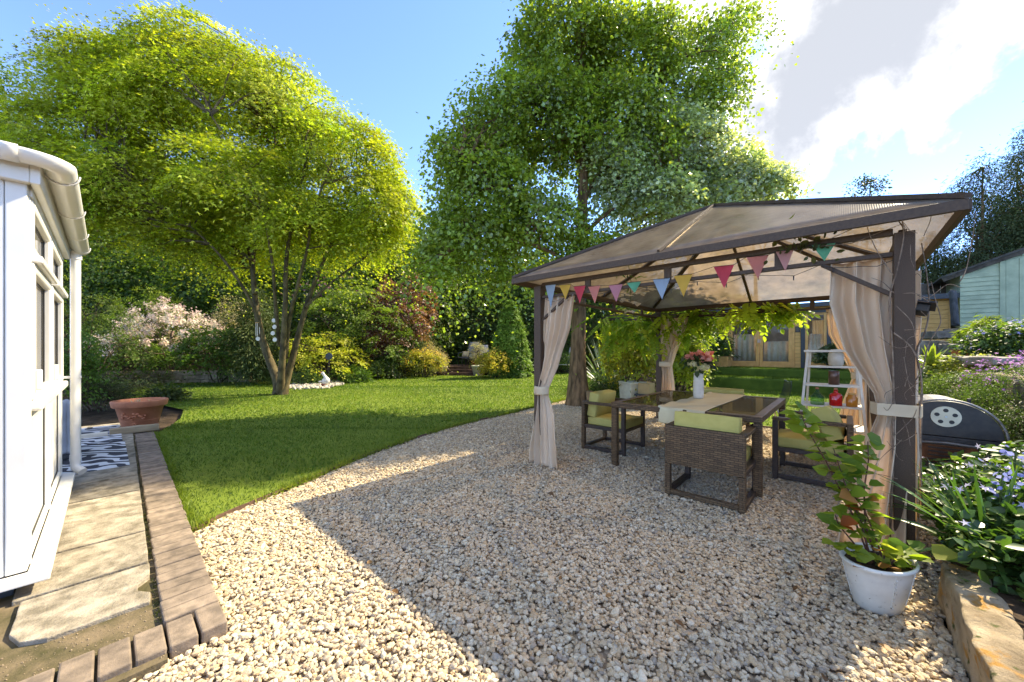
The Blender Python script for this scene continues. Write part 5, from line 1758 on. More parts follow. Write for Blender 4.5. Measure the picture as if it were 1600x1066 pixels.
tree("katsura_tree", "tall green tree with a straight furrowed trunk rising behind the gazebo", "tree", [ks, k2, k3, k4, k5, k6],
     [radii_of(len(ks), .235, .05, .10), radii_of(len(k2), .07, .012), radii_of(len(k3), .06, .012), radii_of(len(k4), .06, .012), radii_of(len(k5), .06, .012), radii_of(len(k6), .06, .012)],
     [lobe_r(890, 75, 9.6, 92, 79), lobe_r(985, 95, 9.8, 79, 75), lobe_r(850, 190, 9.4, 88, 79), lobe_r(770, 190, 9.2, 62, 57), lobe_r(720, 240, 9.0, 44, 40), lobe_r(760, 290, 8.8, 70, 48),
      lobe_r(960, 210, 9.4, 92, 70), lobe_r(740, 370, 8.6, 75, 55), lobe_r(690, 400, 8.4, 42, 44),
      lobe_r(830, 350, 8.9, 79, 48), lobe_r(1100, 75, 10.2, 48, 33), lobe_r(1150, 40, 10.4, 31, 21), lobe_r(1090, 170, 10, 44, 40), lobe_r(930, 400, 8.9, 53, 35), lobe_r(800, 445, 8.8, 40, 22), lobe_r(1120, 135, 10.2, 35, 25)],
     820, 112, .54, .085, [(.21, .31, .04), (.25, .35, .045), (.155, .25, .035), (.32, .39, .07)], LEAF_SHINE, 'heart', M_BARK, .42, .7, .85, 330, .04, inner=.35, zmin=-.8, jit=.5, clvar=.28)

# added tree; its pale leaf colours paint the sun glare on the tall tree's crown
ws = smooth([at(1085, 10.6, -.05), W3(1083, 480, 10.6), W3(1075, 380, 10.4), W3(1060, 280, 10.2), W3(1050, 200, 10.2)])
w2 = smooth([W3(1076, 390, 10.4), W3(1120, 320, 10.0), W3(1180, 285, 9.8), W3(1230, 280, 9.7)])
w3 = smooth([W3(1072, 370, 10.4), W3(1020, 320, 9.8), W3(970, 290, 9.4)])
tree("pale_glare_tree", "added tree with leaves coloured pale as sun glare behind the gazebo roof ridge, right of the tall trunk", "tree", [ws, w2, w3], [radii_of(len(ws), .13, .03), radii_of(len(w2), .05, .012), radii_of(len(w3), .05, .012)],
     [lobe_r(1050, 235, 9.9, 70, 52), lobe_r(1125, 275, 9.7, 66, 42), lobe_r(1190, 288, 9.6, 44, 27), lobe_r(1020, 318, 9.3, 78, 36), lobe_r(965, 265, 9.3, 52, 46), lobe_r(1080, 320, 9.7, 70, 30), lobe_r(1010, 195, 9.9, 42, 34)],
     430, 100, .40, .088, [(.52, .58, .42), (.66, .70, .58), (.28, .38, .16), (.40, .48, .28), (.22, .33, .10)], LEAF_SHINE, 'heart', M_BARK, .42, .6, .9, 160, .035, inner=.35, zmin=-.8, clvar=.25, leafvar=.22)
# ---- woodland behind
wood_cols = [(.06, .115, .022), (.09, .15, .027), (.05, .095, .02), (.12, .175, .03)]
def wood(x, ytop, ybot, rx, d, label, cols=wood_cols, ncl=340, per=42, ls=.20, kind="woodland_tree", bark=M_BARK, group="woodland trees behind the garden", shape='rhomb', lm_=LEAF, droop=.35, trunk=.16, flat=.4, rad=.75):
    h = ybot - ytop
    s = smooth([at(x, d, -.05), W3(x + rng.normal() * 6, (548 + ytop) / 2 + 60, d), W3(x + rng.normal() * 10, ytop + h * .25, d)])
    lobes = [lobe_r(x, ytop + h * .35, d, rx * .8, h * .36), lobe_r(x - rx * .35, ytop + h * .62, d - .6, rx * .7, h * .3), lobe_r(x + rx * .4, ytop + h * .6, d - .4, rx * .7, h * .32), lobe_r(x, ytop + h * .8, d - .8, rx * .8, h * .22)]
    return tree(kind, label, "tree", [s], [radii_of(len(s), trunk, .03)], lobes, ncl, per, rad, ls, cols, lm_, shape, bark, flat, droop, .7, 40, .05, group, .45, -.9)
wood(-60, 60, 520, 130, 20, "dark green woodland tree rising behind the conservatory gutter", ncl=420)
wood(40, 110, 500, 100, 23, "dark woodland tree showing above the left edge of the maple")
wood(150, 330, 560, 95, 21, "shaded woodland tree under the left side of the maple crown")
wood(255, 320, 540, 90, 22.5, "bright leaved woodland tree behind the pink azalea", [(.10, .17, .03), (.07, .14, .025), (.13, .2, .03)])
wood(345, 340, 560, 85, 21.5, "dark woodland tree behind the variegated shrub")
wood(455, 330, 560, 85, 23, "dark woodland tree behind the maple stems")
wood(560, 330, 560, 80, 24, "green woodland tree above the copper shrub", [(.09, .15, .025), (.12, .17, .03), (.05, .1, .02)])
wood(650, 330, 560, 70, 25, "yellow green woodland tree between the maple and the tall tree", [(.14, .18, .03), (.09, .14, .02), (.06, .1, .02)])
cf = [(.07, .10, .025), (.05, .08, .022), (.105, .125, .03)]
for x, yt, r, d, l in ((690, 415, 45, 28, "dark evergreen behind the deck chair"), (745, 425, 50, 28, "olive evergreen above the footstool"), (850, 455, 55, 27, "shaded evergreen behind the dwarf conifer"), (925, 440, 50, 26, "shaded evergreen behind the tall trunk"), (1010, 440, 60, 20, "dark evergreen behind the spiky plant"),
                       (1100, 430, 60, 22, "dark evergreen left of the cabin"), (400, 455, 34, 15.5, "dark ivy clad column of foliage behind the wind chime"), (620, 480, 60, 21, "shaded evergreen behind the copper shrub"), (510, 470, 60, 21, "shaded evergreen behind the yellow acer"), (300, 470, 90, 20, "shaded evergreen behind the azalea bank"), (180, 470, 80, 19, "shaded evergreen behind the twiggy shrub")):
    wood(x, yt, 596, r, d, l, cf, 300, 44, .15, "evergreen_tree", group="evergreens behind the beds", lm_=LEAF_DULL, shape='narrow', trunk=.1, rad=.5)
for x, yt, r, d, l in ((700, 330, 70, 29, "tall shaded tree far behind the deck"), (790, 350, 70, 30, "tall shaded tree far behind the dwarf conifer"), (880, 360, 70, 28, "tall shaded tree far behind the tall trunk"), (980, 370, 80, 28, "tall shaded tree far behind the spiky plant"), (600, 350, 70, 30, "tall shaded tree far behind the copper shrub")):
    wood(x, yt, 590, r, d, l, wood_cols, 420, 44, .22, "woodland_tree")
# conifers on the right
lc = [(.055, .085, .03), (.04, .065, .025), (.085, .10, .035)]
for x, yt, r, d, l in ((1535, 255, 62, 18.5, "tall ragged conifer behind the green shed"), (1625, 160, 80, 18, "tallest conifer at the edge behind the green shed"), (1460, 375, 55, 20, "lower conifer between the gazebo roof and the shed"), (1590, 250, 60, 20.5, "dense conifer behind the shed roof"), (1690, 220, 90, 19, "conifer beyond the shed corner")):
    h = 548 - yt
    s = [at(x, d, 1.4), W3(x, yt + h * .5, d), W3(x, yt + 6, d)]
    lob = []
    for k in range(7):
        t = k / 6
        lob.append(lobe_r(x + rng.normal() * 10 * (1 - t), yt + 14 + h * .62 * t, d + rng.normal() * .3, max(12, r * (.22 + .8 * t)), 26 + 14 * t))
    tree("conifer_tree", l, "tree", [s], [radii_of(3, .18, .02)], lob, 620, 46, .62, .17, lc, LEAF_DULL, 'narrow', M_BARK, .35, .55, .5, 120, .05, "conifers behind the shed", .3, -.95)
# the mass of woodland that closes the view behind everything
def wood_mass(n):
    x = rng.uniform(-420, 1180, n)
    top = np.interp(x, [-420, 0, 150, 420, 520, 700, 900, 1020, 1180], [120, 170, 255, 270, 330, 370, 410, 440, 470])
    top = top + 14 * np.array([mnoise.noise(Vector((a * .022, 1.5, 0))) for a in x]) + 8 * np.array([mnoise.noise(Vector((a * .07, 4.5, 0))) for a in x])
    d = 31 + 5 * rng.random(n) + 1.6 * np.sin(x * .03)
    v = rng.random(n) ** .85
    y = top + (585 - top) * (1 - v)
    k = (x - 800) / FPX
    P = np.stack([FWD.x * d + RGT.x * k * d, FWD.y * d + RGT.y * k * d, CAM_H + (HOR - y) / FPX * d], 1)
    big = np.array([mnoise.noise(Vector((p[0] * .5, p[1] * .5, p[2] * .6))) for p in P])
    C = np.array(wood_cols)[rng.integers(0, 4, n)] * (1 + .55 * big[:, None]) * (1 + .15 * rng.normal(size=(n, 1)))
    N = unit(rng.normal(size=(n, 3)) * .6 + np.array([0, 0, .9]))
    return tag(leaf_obj("woodland", P, N, rdir(n), .46 * (.6 + .7 * rng.random(n)), C.clip(.01, .5), LEAF, 'rhomb'), "wooded slope closing the view behind the garden", "woodland", None, 'stuff')
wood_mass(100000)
# the hillside those trees stand on
hb = MB()
hx = np.linspace(-700, 1300, 60)
for_top = lambda x: float(np.interp(x, [-700, -420, 0, 150, 420, 520, 700, 900, 1020, 1180, 1300], [200, 160, 205, 290, 305, 365, 405, 445, 475, 505, 545]))
rows = [(36, 0), (37.5, .55), (39, .9), (42, 1.0), (60, 1.0)]
hv = []
for d_, t_ in rows:
    for x in hx:
        p = at(x, d_ * 36 / 36, 0); zt = CAM_H + (HOR - for_top(x)) / FPX * 39
        hv.append((p.x, p.y, -.1 + max(0, zt) * t_ + .5 * mnoise.noise(Vector((p.x * .2, p.y * .2, 0))) * t_))
nh = len(hx)
hb.add(hv, [(j * nh + i, j * nh + i + 1, (j + 1) * nh + i + 1, (j + 1) * nh + i) for j in range(len(rows) - 1) for i in range(nh - 1)], True)
tag(hb.build("hill", mat("wooded_hillside", (.075, .11, .028), (.03, .045, .014), 1.2, .95, .1, 1.0, 3, .3)), kind='structure')
# thin top of a birch and a bare tree beyond the gazebo roof
s = smooth([at(1352, 21, .5), W3(1354, 400, 21), W3(1358, 320, 21), W3(1362, 275, 21)])
tree("birch_tree", "thin young tree top showing above the gazebo roof ridge", "tree", [s], [radii_of(len(s), .09, .01)], [lobe_r(1350, 290, 21, 20, 18), lobe_r(1368, 292, 21, 14, 9), lobe_r(1340, 320, 21, 14, 14), lobe_r(1352, 365, 21, 26, 26), lobe_r(1360, 420, 21, 34, 34), lobe_r(1348, 470, 21, 30, 26)], 190, 22, .4, .14, [(.05, .05, .03), (.06, .08, .03)], LEAF, 'rhomb', M_TWIG, .6, .3, .6, 30, .02, None, .1)
bt = thing("bare_tree", "bare twiggy tree top right of the tall green tree", "tree", at(1180, 17, 0))
mb = MB(); b0 = at(1180, 17, 0)
def fork(p, d_, L, r, lev):
    q = p + d_ * L
    pts = wander(p, q, 4, .08)
    mb.tube([a - b0 for a in pts], [r * (1 - .45 * i / 4) for i in range(5)], 5, False)
    if lev == 0: return
    for _ in range(3 if lev > 2 else 2):
        nd = (d_ + Vector(rng.normal(size=3)) * .42 + Vector((0, 0, .12))).normalized()
        fork(pts[2 + int(rng.random() * 3)], nd, L * (.62 + .2 * rng.random()), r * .58, lev - 1)
fork(b0, Vector((0, 0, 1)), 5.2, .12, 0)
for i in range(5): fork(b0 + Vector((0, 0, 4.6 + .15 * i)), (Vector((rng.normal() * .5, rng.normal() * .5, 1))).normalized(), 2.1, .055, 4)
mb.build("trunk", M_TWIG, bt)

# ---- shrubs of the beds
def bush(name, label, x, d, ytop, wpx, cols, ncl=160, per=40, ls=.09, shape='rhomb', lm_=LEAF, flowers=None, group=None, z0=0.0, rad=.26, droop=.3, flat=.4, lift=.8, ybot=None, inner=.45, cat="shrub", nlob=6, stems=5, clvar=.2):
    s = d / FPX
    base = at(x, d, z0)
    R = wpx * s / 2
    H = hgt(ytop, d) - z0
    t = thing(name, label, cat, base, 0, group)
    lob = [((0, 0, H * .52), (R * .8, R * .8, H * .46))]
    for k in range(nlob):
        a = 2 * PI * k / nlob + rng.random()
        rr = R * (.45 + .12 * rng.random())
        lob.append(((R * .52 * math.cos(a), R * .52 * math.sin(a), H * (.28 + .38 * rng.random())), (rr, rr, H * .30)))
    cp, co = clusters(lob, ncl, inner, -.5)
    k_ = cp[:, 2] > .04
    cp, co = cp[k_], co[k_]
    mb_ = MB(); st = []
    for k in range(stems):
        q = cp[rng.integers(len(cp))]
        pts = wander((rng.normal() * .06, rng.normal() * .06, -.05), Vector(q) * .75, 5, .15)
        st.append(pts); mb_.tube(pts, [.03 * (1 - .75 * i / 5) for i in range(6)], 6, False)
    branches(mb_, st, cp, 40, .015)
    mb_.build("stems", M_TWIG, t)
    P, N, T, idx = sprays(cp, co, per, rad, flat, droop, lift)
    P[:, 2] = np.maximum(P[:, 2], .01)
    leaf_obj("foliage", P, N, T, ls * (.65 + .6 * rng.random(len(P))), tint(idx, len(cp), cols, .16, clvar), lm_, shape, t)
    if flowers:
        n, fc, fs, zlo = flowers
        sel = np.where(cp[:, 2] > H * zlo)[0]
        fi = rng.choice(sel, n)
        FP = cp[fi] + co[fi] * rad * .55 + rng.normal(size=(n, 3)) * rad * .35
        tag(leaf_obj("blossom", FP, unit(co[fi] + rng.normal(size=(n, 3)) * .4), rdir(n), fs * (.7 + .6 * rng.random(n)), (np.array(fc)[rng.integers(0, len(fc), n)] * (1 + .12 * rng.normal(size=(n, 1)))).clip(0, .9), PETAL, 'petal5', t), kind='stuff')
    return t
G1 = [(.11, .185, .03), (.08, .15, .026), (.15, .22, .04)]
GD = [(.055, .10, .022), (.075, .12, .027), (.045, .08, .02)]
LIME = [(.20, .26, .03), (.15, .22, .025), (.24, .28, .04)]
YEL = [(.42, .36, .03), (.30, .30, .03), (.5, .40, .05)]
BG = "shrubs in the beds round the lawn"
bush("shrub", "twiggy open shrub with small green leaves next to the downpipe", 128, 12.2, 405, 130, [(.12, .17, .035), (.09, .14, .03), (.15, .19, .05)], 190, 26, .075, group=BG, inner=.2, stems=16)
bush("shrub", "rounded lime green shrub behind the pink azalea", 235, 18, 440, 110, LIME, 220, 48, .08, group=BG, inner=.8)
bush("azalea_bush", "azalea covered in pale pink and cream blossom beyond the terracotta pot", 262, 15.5, 472, 175, [(.10, .14, .03), (.17, .16, .05)], 190, 34, .08, flowers=(9500, [(.80, .60, .54), (.82, .70, .52), (.74, .52, .50), (.8, .7, .56)], .095, .34), group=BG)
bush("shrub", "dark leafy shrub below the azalea beside the low wall", 190, 14.6, 520, 130, G1, 150, 38, .1, group=BG)
bush("shrub", "fresh green shrub between the azalea and the maple trunk", 345, 15.2, 505, 110, G1, 170, 38, .1, group=BG, shape='oval')
bush("shrub", "cream variegated shrub above the low wall behind the maple", 362, 17.2, 458, 62, [(.42, .36, .24), (.3, .28, .15), (.5, .42, .3)], 110, 40, .08, group=BG)
bush("shrub", "dark shrub growing at the fence left of the azalea", 120, 15.5, 500, 120, GD, 150, 38, .1, group=BG)
bush("acer_shrub", "low golden acer spreading beside the maple trunk", 512, 15.6, 513, 116, [(.50, .50, .04), (.38, .42, .035), (.58, .52, .07)], 150, 44, .08, 'maple', group=BG, lift=1.4, flat=.12, z0=.0)
bush("acer_shrub", "large layered green acer shrub behind the golden acer", 560, 17.5, 425, 160, [(.17, .24, .03), (.12, .19, .025), (.21, .27, .04)], 300, 42, .1, 'maple', group=BG, lift=1.4, flat=.12)
bush("rhododendron_bush", "rhododendron with a few magenta flower heads behind the acers", 515, 19, 425, 120, GD, 200, 36, .14, 'oval', LEAF_GLOSS, (240, [(.45, .10, .28), (.5, .16, .34)], .11, .72), BG)
bush("photinia_bush", "tall copper red leaved shrub left of the deck", 630, 19, 412, 104, [(.19, .075, .05), (.26, .11, .075), (.13, .07, .035), (.30, .16, .11)], 260, 42, .12, 'oval', LEAF_GLOSS, None, BG)
bush("shrub", "mid green herbaceous clump at the lawn edge left of the steps", 622, 18.6, 545, 80, [(.10, .16, .05), (.08, .13, .035)], 110, 40, .12, 'narrow', group=BG)
bush("shrub", "golden flowered shrub just left of the deck steps", 662, 18.8, 545, 72, YEL + [(.12, .17, .03)], 110, 40, .09, flowers=(700, [(.85, .62, .08), (.8, .5, .06)], .085, .35), group=BG)
bush("shrub", "pale pinkish grass clump behind the golden flowers left of the steps", 676, 19.6, 532, 44, [(.34, .24, .2), (.3, .28, .16)], 70, 40, .12, 'narrow', group=BG, lift=.2)
bush("shrub", "bright yellow shrub right of the deck steps", 773, 18.4, 548, 62, YEL, 130, 46, .09, flowers=(900, [(.88, .68, .10), (.85, .55, .08)], .085, .3), group=BG, inner=.75)
bush("shrub", "pale flowering grasses beside the red pot on the deck", 748, 21.6, 533, 34, [(.5, .44, .3), (.4, .36, .2)], 50, 36, .1, 'narrow', group=BG, z0=.45)
bush("shrub", "leafy green shrub below the dwarf conifer", 803, 18.4, 548, 40, G1, 100, 38, .1, 'oval', group=BG)
bush("shrub", "low border plants at the foot of the copper shrub", 590, 17.8, 562, 70, G1 + [(.3, .26, .2)], 90, 36, .09, group=BG)
bush("shrub", "low leafy plants in the bed left of the trunk", 880, 22.5, 545, 56, G1, 90, 36, .1, group=BG)
bush("shrub", "dark strappy shrub under the spiky plant right of the trunk", 955, 10.6, 580, 60, GD, 110, 34, .11, 'narrow', group=BG)
bush("shrub", "dark green shrub standing behind the log pile", 1075, 14.6, 480, 90, G1, 170, 40, .11, group=BG)
bush("bamboo_shrub", "airy yellow green shrub growing beside the cream planter", 985, 9.6, 478, 90, [(.30, .30, .03), (.20, .25, .025), (.40, .33, .03)], 150, 36, .085, 'oval', group=BG, inner=.25, lift=.5, stems=9)
bush("bamboo_shrub", "bright lime foliage behind the far tied curtain", 1062, 10.2, 468, 84, [(.27, .32, .03), (.18, .26, .025), (.34, .34, .05)], 190, 36, .09, 'oval', group=BG, inner=.3, lift=.5, stems=9)
# dwarf conifer: tight cone
def cone(name, label, x, d, ytop, wpx, cols, ncl, per):
    s = d / FPX; base = at(x, d, 0); R = wpx * s / 2; H = hgt(ytop, d)
    t = thing(name, label, "tree", base)
    z = H * (.02 + .97 * rng.random(ncl) ** 1.25); a = rng.random(ncl) * 6.283
    pr = R * np.clip(1 - (z / H) ** 1.5, 0, 1) ** .8 * (.82 + .16 * rng.random(ncl))
    cp = np.stack([pr * np.cos(a), pr * np.sin(a), z], 1); co = unit(np.stack([np.cos(a), np.sin(a), .35 + z / H], 1))
    MB().tube([(0, 0, -.05), (0, 0, H * .8)], [.12, .03], 8).build("trunk", M_BARK, t)
    P, N, T, idx = sprays(cp, co, per, .13, .5, .05, .5, .3)
    leaf_obj("crown", P, N, T, .085 * (.7 + .6 * rng.random(len(P))), tint(idx, ncl, cols), LEAF_DULL, 'rhomb', t)
cone("dwarf_conifer", "dense bright green cone shaped conifer at the far bed", 797, 19, 470, 66, [(.16, .27, .03), (.11, .20, .025), (.22, .32, .04)], 900, 60)

# low stone retaining wall behind the lawn on the left, dark board fence behind it
lwall = thing("stone_wall", "low mossy stone wall edging the lawn below the azalea", "wall", (0, 0, 0))
wpx = [(135, 612, 15.0), (200, 603, 15.2), (262, 598, 15.4), (330, 594, 15.6), (392, 590, 15.8)]
for i in range(len(wpx) - 1):
    a, c = at(wpx[i][0], wpx[i][2]), at(wpx[i + 1][0], wpx[i + 1][2])
    L = (c - a).length; z = -.05; row = 0
    for row in range(3):
        u = -.1 * row
        while u < L - .05:
            w_ = .42 + .5 * rng.random()
            u1 = min(u + w_, L)
            u0 = max(u, 0)
            if u1 - u0 > .1:
                m = rough_block(u0, u1 - .012, -.14, .14 + .03 * rng.normal(), row * .19 - .05, row * .19 + .13, u + row * 3 + i, .018, 4)
                o = m.build("stone", M_STONE, lwall); o.location = a; o.rotation_euler = (0, 0, math.atan2((c - a).y, (c - a).x))
            u = u1
fen = thing("fence", "dark brown board fence in the shade behind the azalea", "fence", at(110, 16.6, 0), math.atan2((at(400, 18.6) - at(110, 16.6)).y, (at(400, 18.6) - at(110, 16.6)).x))
Lf = (at(400, 18.6) - at(110, 16.6)).length
u = 0
while u < Lf:
    MB().bx(u, u + .14, 0, .02, 0, 1.35).build("board", M_EDGE, fen); u += .15
MB().bx(0, Lf, .021, .06, 1.1, 1.18).build("rail", M_EDGE, fen)
# pebble ring and planting by the maple, ornaments
rp = []
for i in range(620):
    t = rng.random(); x = 446 + 86 * t; yb = 606 - 9 * t * t + 2 - 6 * math.sin(PI * t) * 0
    q = ground(x + rng.normal() * 2, min(612, 605 - 8 * max(0, t - .6) * 1.6 + rng.normal() * 1.6)); rp.append((q.x, q.y, .01 + .02 * rng.random()))
rp = np.array(rp); m_ = len(rp)
scatter("pebbles", rp, rng.random((m_, 3)) * 6, np.stack([.05 + .03 * rng.random(m_)] * 2 + [.03 + .02 * rng.random(m_)], 1), M_PEBBLE_W, 20)
bush("shrub", "low leafy clump inside the white pebble ring by the maple", 478, 14.6, 580, 66, [(.09, .15, .05), (.12, .18, .05)], 60, 40, .12, 'narrow', group=BG, lift=.3)
bush("shrub", "grassy green clump left of the herb border behind the bird ornament", 548, 15.6, 572, 50, G1, 60, 40, .16, 'narrow', group=BG, lift=.2)
BD = at(506, 13.6, 0)
bird = thing("bird_ornament", "small white goose ornament standing by the pebble ring", "ornament", BD, az_)
MB().tube(smooth([(-.18, 0, .20), (-.02, 0, .22), (.10, 0, .25), (.05, 0, .38), (-.03, 0, .50), (-.07, 0, .55)]), [.03 + .0 * i for i in range(4)] + [.10, .12, .13, .13, .12, .11, .09, .07, .06, .05, .045, .045, .045, .05, .05, .04, .03][:17], 12).build("body", mat("goose_white", (.72, .70, .66), (.55, .52, .5), 8, .6, .3, 0), bird)
MB().tube([(-.10, 0, .55), (-.17, 0, .535)], [.018, .008], 8).build("beak", mat("goose_orange", (.65, .25, .04), None, 8, .5, .3, 0), bird)
MB().lathe([(0, 0), (.05, 0), (.07, .06), (.10, .12), (0, .16)], 16).build("base", M_TERRA, bird)
dsc = thing("garden_spinner", "small dark disc on a thin stake in front of the golden acer", "garden ornament", at(514, 13.9, 0), az_)
MB().tube([(0, 0, -.05), (0, 0, 1.1)], .008, 6).build("stake", M_BLACKP, dsc)
MB().tube([(0, -.008, 1.14), (0, .008, 1.14)], .13, 22).build("disc", M_GREY, dsc)
wc = thing("wind_chime", "wind chime with pale tubes hanging from the left maple stem", "wind chime", W3(403, 505, 11.0), az_)
MB().tube([(0, 0, .35), (0, 0, 0)], .004, 6).build("cord", M_BLACKP, wc)
MB().tube([(0, 0, .0), (0, 0, .015)], .07, 16).build("ring", M_PINE_FR, wc)
for k in range(5):
    a = k * 2 * PI / 5
    MB().tube([(.05 * math.cos(a), .05 * math.sin(a), -.01), (.05 * math.cos(a), .05 * math.sin(a), -.30 - .03 * k)], .008, 8).build("tube", M_WHITEPAINT, wc)
MB().tube([(0, -.01, -.47), (0, .01, -.47)], .06, 16).build("clapper", M_WHITEPAINT, wc)
gr = thing("disc_garland", "string of pale round discs hanging between the maple stems", "garden ornament", W3(428, 500, 11.0), az_)
MB().tube([(0, 0, .4), (0, 0, -.62)], .004, 6).build("cord", M_BLACKP, gr)
for k in range(4):
    MB().tube([(.03 * math.sin(k * 2.5), -.01, -.02 - k * .19), (.03 * math.sin(k * 2.5), .012, -.02 - k * .19)], .062, 16).build("disc", M_WHITEPAINT, gr)

# spiky plants
def spiky(name, label, base, n, L, w, cols, up=.9, group=None, cat="plant", lm_=LEAF_GLOSS, each=True):
    t = thing(name, label, cat, base, 0, group)
    for i in range(n):
        az = rng.random() * 6.28; el = .35 + 1.1 * rng.random() ** .7
        l = L * (.7 + .4 * rng.random()); pts = []
        for k in range(7):
            u = k / 6
            e2 = el - .5 * u * u * (1.4 - el) * up
            pts.append(Vector((math.cos(az) * l * u * math.cos(e2), math.sin(az) * l * u * math.cos(e2), .0 + l * u * math.sin(e2))))
        side = Vector((-math.sin(az), math.cos(az), 0))
        vs_ = []
        for k, p in enumerate(pts):
            ww = w * (1 - (k / 6) ** 2.2) * .5 + .001
            vs_ += [p + side * ww + Vector((0, 0, ww * .3)), p - Vector((0, 0, ww * .25)), p - side * ww + Vector((0, 0, ww * .3))]
        fs_ = []
        for k in range(6):
            fs_ += [(k * 3, k * 3 + 1, k * 3 + 4, k * 3 + 3), (k * 3 + 1, k * 3 + 2, k * 3 + 5, k * 3 + 4)]
        m = MB().add(vs_, fs_, True); me = m.mesh("leaf", lm_)
        ca = me.color_attributes.new('Col', 'FLOAT_COLOR', 'POINT')
        c = np.array(cols[rng.integers(len(cols))]) * (1 + .15 * rng.normal())
        ca.data.foreach_set('color', np.tile(np.append(c.clip(.01, .9), 1).astype(np.float32), len(vs_)))
        o = bpy.data.objects.new("leaf", me); COL.objects.link(o); o.parent = t
    return t
spiky("phormium_plant", "spiky grey green plant with sword leaves right of the trunk", at(945, 12.8, 0), 60, 1.9, .09, [(.13, .16, .08), (.2, .22, .12), (.09, .13, .06)], .5)
spiky("iris_plant", "clump of spiky leaves at the back of the herb border", at(612, 19.2, .2), 26, 1.6, .07, [(.14, .2, .06), (.18, .24, .08)], .3)

# tree stump log, cream planter, log pile
stp = tag(MB().tube([(0, 0, -.05), (.01, 0, .16), (0, .01, .36)], [.085, .08, .08], 14).build("log", mat("cut_log_bark", (.30, .2, .1), (.16, .1, .05), 10, .9, .1, .6), None, at(921, 9.0, 0)), "short upright cut log beside the tall tree trunk", "log")
cpl = thing("planter", "square cream planter beneath the airy yellow green shrub", "planter", at(988, 9.3, 0), .3)
MB().lathe([(0, 0), (.27, 0), (.30, .02), (.33, .52), (.35, .53), (.35, .57), (.31, .57), (.29, .5), (0, .5)], 4, smooth=False).build("body", M_CREAM, cpl, bev=.01)
bxo = tag(MB().bx(-.17, .17, -.14, .14, 0, .26).build("cardboard_box", mat("buff_card", (.42, .32, .16), (.36, .27, .13), 5, .9, .1, .1), None, at(1010, 9.0, .30), bev=.006), "buff coloured box standing behind the table beside the far curtain", "box")
stl = thing("box_stand", "dark low stand carrying the buff box", "stand", at(1010, 9.0, 0))
MB().bx(-.25, .25, -.2, .2, .26, .298).build("top", M_BLACKP, stl)
for sx in (-.2, .2):
    for sy in (-.16, .16): MB().bx(sx - .015, sx + .015, sy - .015, sy + .015, 0, .258).build("leg", M_BLACKP, stl)
lp = thing("log_pile", "stack of cut firewood logs by the lawn behind the table", "log pile", at(1052, 12.4, 0), az_)
for r_ in range(6):
    for k in range(10 - (r_ % 2)):
        rr = .065 + .03 * rng.random()
        c = Vector((-.75 + k * .17 + .085 * (r_ % 2) + .02 * rng.normal(), .03 * rng.normal(), .07 + r_ * .145))
        a0 = rng.random() * 6
        n = 7
        vs_ = [c + Vector((rr * math.cos(a0 + 2 * PI * i / n) * (1 + .15 * math.sin(i * 3 + a0)), yy, rr * math.sin(a0 + 2 * PI * i / n))) for yy in (-.2, .2) for i in range(n)]
        fs_ = [tuple(range(n)), tuple(reversed(range(n, 2 * n)))] + [(i, n + i, n + (i + 1) % n, (i + 1) % n) for i in range(n)]
        MB().add(vs_, fs_).build("log", M_LOGS if 'M_LOGS' in globals() else globals().setdefault('M_LOGS', mat("split_logs", (.42, .30, .17), (.10, .065, .04), 7, .9, .1, .4, rnd=.5)), lp)

# conifer in a wooden planter and a leafy pot at the cabin doors
wp_ = thing("planter", "wooden box planter with a small conifer at the left of the cabin doors", "planter", (16.5, 3.75, .70))
MB().bx(-.3, .3, -.38, .38, 0, .42).build("box", M_PINE_FR, wp_, bev=.01)
MB().bx(-.27, .27, -.35, .35, .4, .43).build("soil", M_SOIL, wp_)
cp_ = at(1131, (Vector((16.5, 3.75, 0)).dot(FWD)), 0)
def potted(name, label, loc, H, R, cols, shape, ls, ncl=70, per=36, lm_=LEAF_DULL):
    t = thing(name, label, "plant", loc)
    cp, co = clusters([((0, 0, H * .5), (R, R, H * .48)), ((R * .3, 0, H * .3), (R * .8, R * .8, H * .28))], ncl, .3, -.8)
    MB().tube([(0, 0, -.02), (0, 0, H * .8)], [.03, .01], 6).build("stem", M_TWIG, t)
    P, N, T, idx = sprays(cp, co, per, .2, .3, .4)
    P[:, 2] = np.maximum(P[:, 2], .0)
    leaf_obj("foliage", P, N, T, ls * (.7 + .6 * rng.random(len(P))), tint(idx, ncl, cols), lm_, shape, t)
potted("conifer_plant", "small dark conifer growing in the wooden box planter", (16.5, 3.75, 1.12), 1.0, .50, GD, 'narrow', .13, 90)
potted("leafy_plant", "leafy round shrub in a pot beside the dark framed cabin door", (16.3, .28, .98), .62, .40, GD + [(.08, .12, .03)], 'oval', .08, 90, lm_=LEAF_GLOSS)
tag(MB().lathe([(0, 0), (.16, 0), (.22, .26), (.21, .28), (0, .24)], 20).build("plant_pot", M_BLACKP, None, (16.3, .28, .70)), "dark round pot beside the dark framed cabin door", "plant pot")

